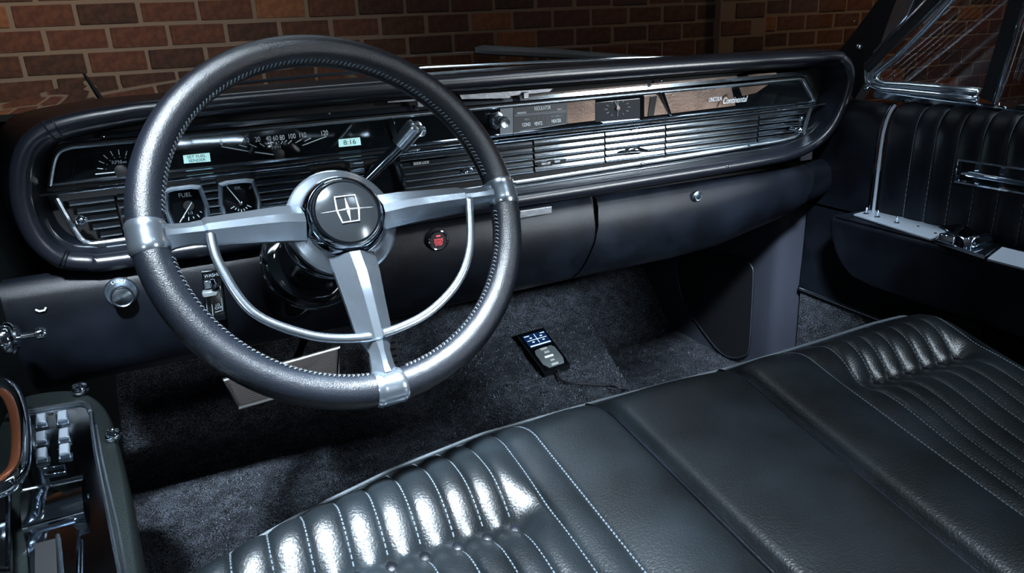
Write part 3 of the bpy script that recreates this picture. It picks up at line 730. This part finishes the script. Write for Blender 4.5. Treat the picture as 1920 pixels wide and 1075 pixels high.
for k in range(24):
    y0 = -.178-.0425*k; y1 = y0-.0425
    if k == 0: y0 = -.16
    ys = [y0+(y1-y0)*i/8 for i in range(9)]; rows = []
    for i, y in enumerate(ys):
        t = i/8; amp = .005*(1-(2*t-1)**4)
        rows.append([V((x+dxp*amp, y, z+dzp*amp)) for x, z, dxp, dzp in ((.725, .515, -1, 0), (.725, .56, -1, 0), (.724, .62, -1, 0), (.7245, .67, -1, .0), (.727, .700, -1, .2), (.733, .718, -.8, .5), (.742, .730, -.5, .8), (.754, .735, -.1, 1), (.772, .736, 0, 1))])
    G().grid(rows).build('pleat', VINYL, pd, smooth=180)
    q = G()
    pth = [V((x-.0006, y1, z)) for x, z in ((.7245, .53), (.724, .62), (.7245, .67), (.7265, .700), (.7322, .718), (.7415, .7305), (.753, .7355))]
    pth = bez(pth, 10)
    for i in range(0, len(pth)-1, 1): q.tube([pth[i], pth[i].lerp(pth[i+1], .7)], .0007, seg=4, cap=False)
    q.build('stitching', THREAD, pd, kind='stuff')
for y, r in ((-.149, .0022), (-.158, .0030)):
    G().tube(bez([(.719, y, .530), (.7185, y, .62), (.719, y, .675), (.723, y, .702), (.731, y, .722), (.742, y, .735)], 4), r, seg=8).build('chrome_strip', SATIN if r > .0025 else DCHROME, pd)
# lower door
G().grid([[V((x, y, z)) for y in (.012, -.3, -.6, -1.2)] for x, z in ((.722, .52), (.722, .40), (.720, .330), (.716, .322), (.716, .314), (.722, .310))]).build('lower_panel', VINYL, pd, smooth=40)
G().grid([[V((x, y, z)) for y in (.010, -.3, -.6, -1.2)] for x, z in ((.722, .312), (.724, .2), (.73, .06))]).build('carpet_panel', CARPET, pd)
G().tube([V((.7165, .008, .3185)), V((.7165, -.30, .3185)), V((.7165, -1.1, .3185))], .0032, seg=8).build('lower_trim', STEEL, pd)
# armrest
zt = .527
prof = [(-.125, .527), (-.1215, .515), (-.124, .495), (-.140, .460), (-.160, .436), (-.185, .420), (-.23, .413), (-1.2, .405), (-1.2, .527)]
ar = G(); rows = []
for x, ins_ in ((.724, 0), (.652, 0), (.645, .002), (.641, .007)):
    rows.append([V((x, y-(ins_ if i < 7 else 0), z-(ins_ if i in (0, 8) else 0)+(ins_ if i == 7 else 0))) for i, (y, z) in enumerate(bez([(a, b, 0) for a, b in prof], 1) and prof)])
ar.grid(rows, closeu=True); nn = len(ar.v)-9; ar.f.append(tuple(nn+i for i in range(9)))
arm = ar.build('armrest', VINYL, pd, smooth=30, bevel=.003)
G().tube([V((.6455, -.135, .5275)), V((.6455, -.25, .5275)), V((.6455, -1.1, .5275))], .0022, seg=6).build('armrest_welt', VINYL, arm)
q = G()
for i in range(150): q.tube([V((.6435, -.14-i*.0062, .5215)), V((.6435, -.1435-i*.0062, .5215))], .0007, seg=4)
q.build('stitching', THREAD, arm, kind='stuff')
def PZ(pts, z): return [UZ(x, y, z) for x, y in pts]
apl = G().prism(PZ([(1600, 405), (1650, 392), (1779, 434), (1745, 452)], .5285), (0, 0, .004)).build('armrest_plate', SATIN, arm, smooth=0, bevel=.001)
for px, py in ((1624, 401), (1645, 407), (1681, 418)):
    c = UZ(px, py, .5325); G().lathe(c, (0, 0, 1), ((.0055, 0), (.0045, .0015), (.0018, .002), (.0018, .007), (.0026, .010), (.0004, .013)), 12).build('toggle', CHROME, apl)
for px, py in ((1754, 438), (1721, 425)):
    G().lathe(UZ(px, py, .5325), (0, 0, 1), ((.003, 0), (.0022, .0012), (.0003, .0016)), 10).build('screw', CHROME, apl)
# ash tray with open lid, rear plate
pl2 = PZ([(1782, 437), (1874, 465), (1846, 487), (1752, 455)], .528)
at = G().prism(pl2, (0, 0, .006)).build('ashtray', CHROME, arm, smooth=0, bevel=.001)
cA = sum(pl2, V((0, 0, 0)))/4
G().box(cA+V((.003, .012, .019)), (.058, .052, .004), R=Matrix.Rotation(.25, 3, 'X') @ Matrix.Rotation(.1, 3, 'Y'), b=.001).build('ashtray_lid', DCHROME, at)
G().box(cA+V((-.004, -.020, .014)), (.050, .020, .018), R=Matrix.Rotation(-.4, 3, 'X'), b=.004).build('ashtray_tab', CHROME, at)
G().box(cA+V((-.020, .020, .010)), (.010, .030, .014), b=.002).build('ashtray_tab', CHROME, at)
pq = PZ([(1878, 467), (1850, 489)], .5285)
G().prism([pq[0], pq[0]+V((0, -.26, 0)), pq[1]+V((0, -.26, 0)), pq[1]], (0, 0, .004)).build('armrest_plate', SATIN, arm, smooth=0, bevel=.001)
# inside handle cup
hc = G(); h0 = UX(1801, 298, .722); y0, y1, zt_, zb_ = h0.y, h0.y-.26, .6575, .6165
def fr_(ix, y_in, xx): return [V((xx, y0-y_in, zt_-y_in)), V((xx, y1+y_in, zt_-y_in)), V((xx, y1+y_in, zb_+y_in)), V((xx, y0-y_in, zb_+y_in))]
hc.grid([fr_(0, -.001, .722), fr_(0, 0, .7145), fr_(0, .003, .7135), fr_(0, .005, .719), fr_(0, .008, .7225)], closeu=True)
hd = hc.build('door_pull', CHROME, pd, smooth=30)
G().add(fr_(0, .006, .7220), [(0, 1, 2, 3)]).build('pull_cup', DCHROME, hd, smooth=0)
G().tube([V((.716, y0-.012, .634)), V((.7120, y0-.03, .636)), V((.7105, y0-.10, .635)), V((.7105, y1+.02, .633))], [.004, .0065, .0055, .0055], seg=10, flat=.8).build('pull_lever', CHROME, hd)
# sill and window frames
sill = [UX(x, y, .755) for x, y in ((1640, 172), (1700, 180), (1760, 188), (1850, 200), (1925, 212))]
G().grid([[p+V((0, 0, -.012)) for p in sill], [p+V((-.003, 0, 0)) for p in sill], [p+V((.006, 0, .004)) for p in sill], [p+V((.05, 0, .004)) for p in sill]]).build('window_sill', DCHROME, pd, smooth=20)
G().tube(sill, .0020, seg=6).build('sill_trim', CHROME, pd)
X0 = .762
def UQ(px, py, x):                              # side glass plane, leaning inwards towards the top
    n = V((1, 0, .267)); r = ray(px, py); p0 = V((x, 0, .76)); return CAM+r*((p0-CAM).dot(n)/r.dot(n))
fa = bez([UQ(x, y, X0) for x, y in ((2000, -243), (1800, -20), (1740, 47), (1690, 98), (1656, 126), (1641, 141), (1643, 152), (1660, 158))], 5)+[UQ(x, y, X0) for x, y in ((1700, 160), (1760, 165), (1834, 173))]
wf = G().tube(fa, .0058, seg=10).build('quarter_window_frame', STEEL, pd, smooth=180)
fb = bez([UQ(x, y, X0-.004) for x, y in ((1978, -240), (1778, -20), (1700, 58), (1650, 100), (1630, 122), (1626, 145), (1634, 160), (1655, 168))], 5)+[UQ(x, y, X0-.004) for x, y in ((1700, 172), (1760, 178), (1832, 186))]
G().tube(fb, .0060, seg=10).build('quarter_window_frame', STEEL, pd, smooth=180)
fc = bez([UQ(x, y, X0-.008) for x, y in ((1950, -232), (1755, -20), (1700, 38), (1660, 77), (1640, 98))], 4)
G().tube(fc, .0035, seg=8).build('quarter_window_frame', CHROME, pd)
G().tube([UQ(x, y, X0-.006) for x, y in ((1955, -226), (1750, 0), (1690, 60), (1645, 108), (1625, 128))], .011, seg=10, flat=.5, upv=(1, 0, 0)).build('window_seal', RUBBER, pd)
gp = [UQ(x, y, X0+.002) for x, y in ((1652, 132), (1645, 145), (1655, 155), (1700, 160), (1838, 173), (1972, -250), (2005, -250))]
G().prism(gp, (.003, 0, 0)).build('quarter_glass', GLASS, pd, smooth=0, label='clear quarter window glass reflecting the dashboard louvres')
# division bar
def bar(p, q, wa, wb, m, x, name, th=.012):
    A, B = UQ(*p, x), UQ(*q, x); T = (B-A).normalized(); n = V((0, T.z, -T.y))
    G().prism([A+n*wa, A-n*wa, B-n*wb, B+n*wb], (th, 0, 0)).build(name, m, pd, smooth=0, bevel=.001)
bar((1978, -245), (1849, 188), .0125, .0125, VINYL_MATT, X0-.008, 'division_bar')
for a, b, r in (((2000, -245), (1862, 196), .0024), ((2014, -245), (1871, 199), .0018)):
    G().tube([UQ(*a, X0-.012), UQ(*b, X0-.012)], r, seg=8).build('division_trim', CHROME, pd)
gp = [UQ(x, y, X0+.004) for x, y in ((1877, 202), (1990, 218), (2200, -245), (2018, -245))]
G().prism(gp, (.003, 0, 0)).build('door_glass', GLASS, pd, smooth=0)
G().box((.785, -.72, .742), (.05, .70, .012)).build('window_slot', BLACK, pd)
c = UX(1625, 165, .75)
G().lathe(c, (-1, 0, .2), ((.006, 0), (.006, .003), (.003, .006), (.0005, .007)), 14).build('latch_pin', CHROME, pd)

# windshield pillar
pil = thing('windshield_pillar', 'black windshield pillar with bright chrome strip at the right end of the dash', 'pillar', (.78, 0, .8))
pts = [(1560, 108), (1600, 60), (1655, -15), (1830, -262), (1975, -262), (1790, -30), (1700, 55), (1640, 108), (1625, 150), (1600, 190), (1588, 160), (1588, 118)]
G().prism([UX(x, y, .775) for x, y in pts], (.03, 0, 0)).build('pillar_cover', VINYL_MATT, pil, smooth=0, bevel=.003)
G().prism([UX(x, y, .770) for x, y in ((1650, 82), (1656, 84), (1700, 30), (1722, -20), (1860, -250), (1826, -250), (1688, -20), (1668, 30))], (.006, 0, 0)).build('chrome_strip', STEEL, pil, smooth=0, bevel=.002)
for px, py in ((1610, 88), (1589, 165)):
    G().lathe(UX(px, py, .774), (-1, -.3, .2), ((.006, -.003), (.0055, .002), (.003, .0045), (.0004, .005)), 14).build('screw', CHROME, pil)
G().box((.79, .03, .40), (.03, .03, .80)).build('door_jamb', BLACK, pil)

# ------------------------------------------------------------------ pedals
bp_ = thing('brake_pedal', 'wide brake pedal with ribbed pad in a bright steel frame', 'pedal', UZ(530, 708, .22))
C4 = [UY(418, 714, .245), UY(636, 652, .30), UY(634, 712, .265), UY(447, 765, .215)]
ctr = sum(C4, V((0, 0, 0)))/4
nrm = (C4[1]-C4[0]).cross(C4[3]-C4[0]).normalized()
if nrm.y > 0: nrm = -nrm
G().prism(C4, -nrm*.012).build('pad', PEDR, bp_, smooth=0, bevel=.002)
G().tube([c+nrm*.002 for c in C4], .0042, closed=True, seg=8).build('pad_frame', PEDF, bp_)
mat_rib = mat('pedal_rib', (.30, .28, .29), .45)
for k in range(16):
    t = (k+1)/17; a = C4[0].lerp(C4[3], t); b = C4[1].lerp(C4[2], t)
    G().tube([a.lerp(b, .03)+nrm*.0005, a.lerp(b, .97)+nrm*.0005], .0011, seg=5).build('rib', mat_rib, bp_)
e = UY(570, 640, .42)
G().tube([ctr-nrm*.012+V((.01, 0, .01)), e, e+V((0, .1, .2))], .009, seg=8, flat=.6).build('arm', DCHROME, bp_)
ap = thing('accelerator_pedal', 'narrow black rubber accelerator pedal behind the lower wheel spoke', 'pedal', UZ(740, 680, .2))
A4 = [UY(712, 640, .33), UY(745, 632, .33), UY(752, 700, .27), UY(722, 706, .27)]
G().prism(A4, (0, .012, -.006)).build('pad', RUBBER, ap, smooth=0, bevel=.002)
for k in range(5):
    t = (k+.7)/5.4; a = A4[0].lerp(A4[3], t); b = A4[1].lerp(A4[2], t)
    G().tube([a.lerp(b, .15)+V((0, -.001, 0)), a.lerp(b, .85)+V((0, -.001, 0))], .0025, seg=6).build('rib', PAD, ap)

# ------------------------------------------------------------------ media remote and cable
def tz(px, py):
    z = .21
    for _ in range(6): p = UZ(px, py, z); z = floorz(p.x, p.y)+.004
    return UZ(px, py, z)
D = [tz(970, 637), tz(1020, 623), tz(1069, 692), tz(1022, 708)]
md = thing('media_remote', 'slim black handheld media remote with blue lit screen lying on the tunnel carpet', 'remote', sum(D, V((0, 0, 0)))/4)
nD = (D[1]-D[0]).cross(D[2]-D[0]).normalized()
if nD.z < 0: nD = -nD
G().prism(D, nD*.013).build('body', GLOSS, md, smooth=0, bevel=.002)
def dq(u, v, h=.0145): return D[0].lerp(D[1], u).lerp(D[3].lerp(D[2], u), v)+nD*h
def dpoly(L, m, name, h=.0135, th=.0012, par=None): return G().prism([dq(u, v, h) for u, v in L], nD*th).build(name, m, par or md, smooth=0)
s_ = dpoly([(.10, .10), (.90, .10), (.90, .42), (.10, .42)], BLUESC, 'screen')
for L in ([(.12, .39), (.88, .39), (.88, .415), (.12, .415)], [(.495, .12), (.515, .12), (.515, .36), (.495, .36)], [(.14, .255), (.86, .255), (.86, .265), (.14, .265)], [(.13, .13), (.32, .13), (.32, .145), (.13, .145)], [(.72, .13), (.88, .13), (.88, .145), (.72, .145)], [(.28, .19), (.36, .19), (.36, .215), (.28, .215)], [(.66, .19), (.74, .19), (.74, .215), (.66, .215)], [(.28, .30), (.36, .30), (.36, .325), (.28, .325)], [(.66, .30), (.74, .30), (.74, .325), (.66, .325)]):
    dpoly(L, WLIT, 'screen_icon', .0148, .0003, s_)
k_ = dpoly([(.16, .52), (.30, .50), (.80, .50), (.88, .56), (.90, .84), (.82, .95), (.22, .95), (.10, .86), (.10, .60)], PALE, 'keypad')
for L in ([(.34, .51), (.62, .51), (.60, .55), (.36, .55)], [(.40, .60), (.60, .60), (.60, .64), (.40, .64)], [(.32, .71), (.64, .71), (.64, .745), (.32, .745)], [(.42, .81), (.58, .81), (.58, .84), (.42, .84)], [(.36, .90), (.62, .90), (.62, .935), (.36, .935)]):
    dpoly(L, WLIT if L[0][1] == .71 else CREAM, 'button', .0148, .0008, k_)
cb = [dq(.55, .98, .006)]+[tz(x, y)+V((0, 0, .004)) for x, y in ((1050, 714), (1075, 722), (1105, 724), (1140, 727), (1170, 733))]+[tz(1200, 742)+V((0, 0, .004)), tz(1225, 760)]
o = G().tube(bez(cb, 6), .0024, seg=8).build('charging_cable', RUBBER, smooth=180)
tag(o, 'thin black cable running from the remote across the carpet to the seat', 'cable')

# ------------------------------------------------------------------ bench seat
st = thing('bench_seat', 'black leather front bench seat with pleated, buttoned cushions and piped seams', 'car seat', (0, -.6, .1))
def yf(x): return interp(x, [-.70, -.64, -.60, -.56, -.50, -.448, -.33, -.2, 0, .21, .4, .54, .60, .64, .68, .72], [-.64, -.575, -.515, -.466, -.436, -.413, -.375, -.350, -.346, -.352, -.345, -.336, -.338, -.348, -.370, -.42])
SL = [-.56, -.522, -.485, -.448, -.411, -.376, -.341, -.305, -.272, -.240, -.200, -.158]
SR = [.310, .358, .398, .433, .467, .504, .538, .573, .612]
SA, SB = -.040, .192
BL = [-.448, -.411, -.376, -.341, -.305, -.272, -.240]; BR_ = [.398, .433, .467, .504, .538, .573]
def wx(x, d):
    wv = interp(x, [-.6, -.04, .19, .30, .42, .7], [0, 0, .050, .062, .105, .11]); return x-wv*min(1.15, max(0, d)/.42)**.75
def dB(x): return (yf(x)+.548) if x < 0 else (yf(x)+.502)
def seat_h(x, d):
    if d < 0: return .392+d*1.0
    z = .392+.034*math.sin(min(1, d/.085)*PI/2)-.085*max(0, d-.085)
    fade = sm(.0, .05, d)
    for s in (SA, SB): z -= .012*math.exp(-((x-s)/.010)**2)*fade
    for lst, bl in ((SL, BL), (SR, BR_)):
        if lst[0] <= x <= lst[-1]:
            for a, b in zip(lst, lst[1:]):
                if a <= x <= b:
                    t = (x-a)/(b-a); z += ((.0058 if x < 0 else .0036)*(1-abs(2*t-1)**2.4)-.0020)*fade
            e = sm(bl[0]-.10, bl[0]-.01, x)*(1-sm(bl[-1]+.005, bl[-1]+.05, x)) if lst is SR else 1-sm(bl[-1]+.005, bl[-1]+.05, x)
            q = d-dB(x)
            z -= .017*e*math.exp(-(q/.028)**2) - .009*e*math.exp(-((q+.065)/.04)**2)-.006*e*math.exp(-((q-.08)/.05)**2)
            for b_ in bl: z -= .007*math.exp(-((x-b_)**2+q*q)/.011**2)
    for a, b in ((SL[-1], SA), (SA, SB), (SB, SR[0])):
        if a <= x <= b: t = (x-a)/(b-a); z += .0075*(1-(2*t-1)**2)*fade
    if x > .60: z -= (x-.60)**2*9
    if x < -.62: z -= (x+.62)**2*9
    return z
def sp3(x, d): return V((wx(x, d), yf(x)-d, seat_h(x, d)))
DS = [-.27, -.15, -.06, -.02, -.008, -.002, 0]+[.0045*i for i in range(1, 64)]+[.29+.008*i for i in range(0, 52)]
def cushion(x0, x1, nm, n, label):
    kn = sorted(set([x0, x1]+[k for k in [-.66, -.63, -.60, .63, .66, .69]+SL+SR+[SA, SB] if x0 < k < x1])); xs = []
    for a, b in zip(kn, kn[1:]):
        m_ = max(8, int((b-a)/.006)); xs += [a+(b-a)*(.5-.5*math.cos(PI*(i/m_)))*.5+(b-a)*(i/m_)*.5 for i in range(m_)]
    rows = [[sp3(x, d) for d in DS] for x in xs+[x1]]
    return G().grid(rows).build(nm, SEAT, st, smooth=60, label=label)
c1 = cushion(-.70, SA, 'driver_cushion', 190, 'pleated driver side cushion'); c2 = cushion(SA, SB, 'centre_cushion', 50, 'smooth centre cushion between piped seams'); c3 = cushion(SB, .715, 'passenger_cushion', 160, 'pleated passenger side cushion')
G().tube([V((x, yf(x)+.001, .394-(max(0, x-.60)**2*9)-(max(0, -.62-x)**2*9))) for x in [-.70+1.41*i/140 for i in range(141)]], .0027, seg=8).build('front_piping', PIPE, st, smooth=180)
for s in (SA, SB):
    G().tube([sp3(s, d)+V((0, 0, .0018)) for d in [.004+.012*i for i in range(58)]], .0030, seg=8).build('piping', VINYL, st, smooth=180)
for lst, cu, bl in ((SL, c1, BL), (SR, c3, BR_)):
    for s in lst:
        g = G(); d = .012
        while d < .66:
            if not (s in bl and abs(d-dB(s)) < .014):
                hz = .0006 if s < 0 else .0014
                g.tube([sp3(s, d)+V((0, 0, hz)), sp3(s, d+.0035)+V((0, 0, hz))], .0010, seg=4, cap=False)
            d += .0052
        g.build('stitching', THREAD, cu, kind='stuff')
    for s in bl:
        p = sp3(s, dB(s)); G().lathe(p+V((0, 0, .0015)), (0, -.05, 1), ((.0045, -.004), (.0085, -.001), (.0092, .0015), (.0078, .0045), (.0045, .0062), (.0004, .0068)), 18).build('button', VINYL, cu, smooth=180)
G().box((0, -.72, .2), (1.3, .56, .22), b=.02).build('seat_base', BLACK, st)

# ------------------------------------------------------------------ driver door
dd = thing('driver_door', 'dark driver door with chrome armrest control panel at the lower left', 'door', (-.76, -.4, .1))
DZ = .50
dg = G().grid([[V((x, y, z)) for y in (-.005, -.3, -.7, -1.2)] for x, z in ((-.745, .05), (-.748, .3), (-.752, .5), (-.758, .66), (-.768, .745))])
dg.build('door_panel', DARKGREEN, dd)
# armrest body with rounded front end
bo = [(-.752, -.14), (-.735, -.125), (-.70, -.130), (-.668, -.155), (-.640, -.215), (-.622, -.30), (-.60, -.45), (-.58, -.62), (-.56, -.85), (-.75, -.85)]
bo = [V((x, y, 0)) for x, y in bo]; sm_ = bez(bo[:9], 4)+[bo[9]]
rows = []
for z, k in ((.36, .93), (.44, 1.0), (.478, 1.0), (.488, .985), (.491, .96)):
    rows.append([V((-.70+(p.x+.70)*k, -.5+(p.y+.5)*(k if k > .95 else .97), z)) for p in sm_])
am = G().grid(rows, closeu=True); nn = len(sm_); am.f.append(tuple(len(am.v)-nn+i for i in range(nn)))
arm2 = am.build('armrest', DARKGREEN, dd, smooth=50)
pl = [(45, 772), (150, 756), (162, 758), (168, 770), (178, 850), (206, 990), (226, 1090), (60, 1090), (40, 900)]
cpn = G().prism(PZ(pl, .493), (0, 0, .004)).build('control_panel', DCHROME, arm2, smooth=0, bevel=.001, label='dark chrome switch panel with six rocker switches')
G().tube(PZ([(44, 773), (100, 764), (150, 756), (163, 759), (169, 772)], .4985), .0026, seg=8).build('panel_trim', STEEL, cpn)
G().tube(PZ([(169, 772), (180, 850), (208, 990), (228, 1090)], .4985), .0018, seg=8).build('panel_trim', STEEL, cpn)
G().tube(PZ([(180, 800), (192, 870), (222, 1000), (238, 1090)], .490), .0022, seg=8).build('panel_trim', STEEL, cpn)
for px, py in ((77, 792), (117, 786), (77, 826), (120, 820), (78, 858), (121, 850)):
    b = PZ([(px-11, py-7), (px+9, py-9), (px+13, py+10), (px-9, py+13)], .498)
    sk = G().tube(b, .0012, closed=True, seg=6).build('switch_frame', CHROME, cpn)
    c = sum(b, V((0, 0, 0)))/4
    G().box(c+V((0, .004, .003)), (.0095, .0135, .006), R=Matrix.Rotation(.45, 3, 'X'), b=.001).build('rocker', SATIN, sk)
b = PZ([(82, 880), (120, 873), (123, 886), (84, 893)], .498)
G().tube(b, .0013, closed=True, seg=6).build('switch_frame', CHROME, cpn)
G().lathe(UZ(96, 776, .497), (0, 0, 1), ((.003, 0), (.0022, .0012), (.0003, .0016)), 10).build('screw', CHROME, cpn)
# ashtray lid and lower lock plate
q4 = PZ([(42, 930), (158, 905), (160, 968), (45, 1000)], .502)
rows = [[q4[0]+V((0, .006, -.004)), q4[1]+V((0, .006, -.004))], [q4[0]+V((0, 0, .006)), q4[1]+V((0, 0, .006))], [q4[0].lerp(q4[3], .5)+V((0, 0, .012)), q4[1].lerp(q4[2], .5)+V((0, 0, .012))], [q4[3]+V((0, 0, .006)), q4[2]+V((0, 0, .006))], [q4[3]+V((0, -.004, -.006)), q4[2]+V((0, -.004, -.006))]]
al = G().grid(rows).build('ashtray_lid', CHROME, cpn, smooth=30)
for i in (1, 3): G().tube([rows[i][0], rows[i][1]], .0022, seg=8).build('lid_edge', CHROME, al)
G().prism(PZ([(50, 1012), (140, 990), (152, 1000), (150, 1090), (56, 1090)], .500), (0, 0, .005)).build('lower_plate', CHROME, cpn, smooth=0, bevel=.002)
G().prism(PZ([(66, 1022), (104, 1012), (108, 1090), (66, 1090)], .505), (0, 0, .001)).build('plate_recess', BLACK, cpn, smooth=0)
G().tube(PZ([(108, 1004), (116, 1090)], .507), .0018, seg=6).build('panel_trim', STEEL, cpn)
# door pull with copper brown insert
hp = [UZ(x, y, .54) for x, y in ((-30, 722), (10, 722), (30, 745), (42, 800), (40, 870), (22, 905), (-10, 925), (-40, 935))]
G().tube(bez(hp, 5), .0075, seg=12).build('door_pull', CHROME, dd, smooth=180)
hp2 = [UZ(x, y, .545) for x, y in ((-30, 735), (2, 735), (20, 755), (31, 800), (30, 862), (12, 892), (-16, 908))]
G().tube(bez(hp2, 5), .0052, seg=10, flat=.7).build('pull_insert', COPPER, dd, smooth=180)
G().prism([UZ(x, y, .51) for x, y in ((-40, 945), (20, 925), (24, 935), (26, 1090), (-40, 1090))], (0, 0, .012)).build('pull_base', DCHROME, dd, smooth=0, bevel=.003)
# chrome pull knob on the door
c = UX(14, 636, -.742)
G().lathe(c, (1, 0, 0), ((.021, -.004), (.021, .004), (.018, .008), (.015, .010), (.015, .013), (.011, .014), (.004, .016), (.004, .030), (.0075, .032), (.0078, .038), (.005, .043), (.0004, .044)), 24).build('vent_knob', CHROME, dd, smooth=40, label='chrome ventilator knob pointing inward')
for px, py, z, r in ((145, 726, .50, .010), (207, 812, .497, .0085)):
    c = UZ(px, py, z)
    G().lathe(c-V((0, 0, .03)), (.1, -.15, 1), ((r*.5, -.01), (r*.55, .024), (r, .026), (r*1.05, .030), (r*.8, .034), (r*.3, .0355), (.0004, .034)), 18).build('lock_stud', CHROME, arm2)
hk = [UY(66, 581, -.05), UY(74, 584, -.05), UY(84, 582, -.05), UY(86, 577, -.05)]
G().tube(hk, .0014, seg=6).build('trim_clip', CREAM, dd)
# left kick panel
lk = thing('cowl_side_trim', 'dark green-grey cowl side trim below the left end of the dash', 'trim panel', (-.74, .2, .1))
G().grid([[V((x, y, z)) for x, y in ((-.755, -.03), (-.745, 0), (-.738, .04), (-.74, .3), (-.74, .8))] for z in (.05, .3, .62, .79)]).build('panel', DARKGREEN, lk, smooth=60)
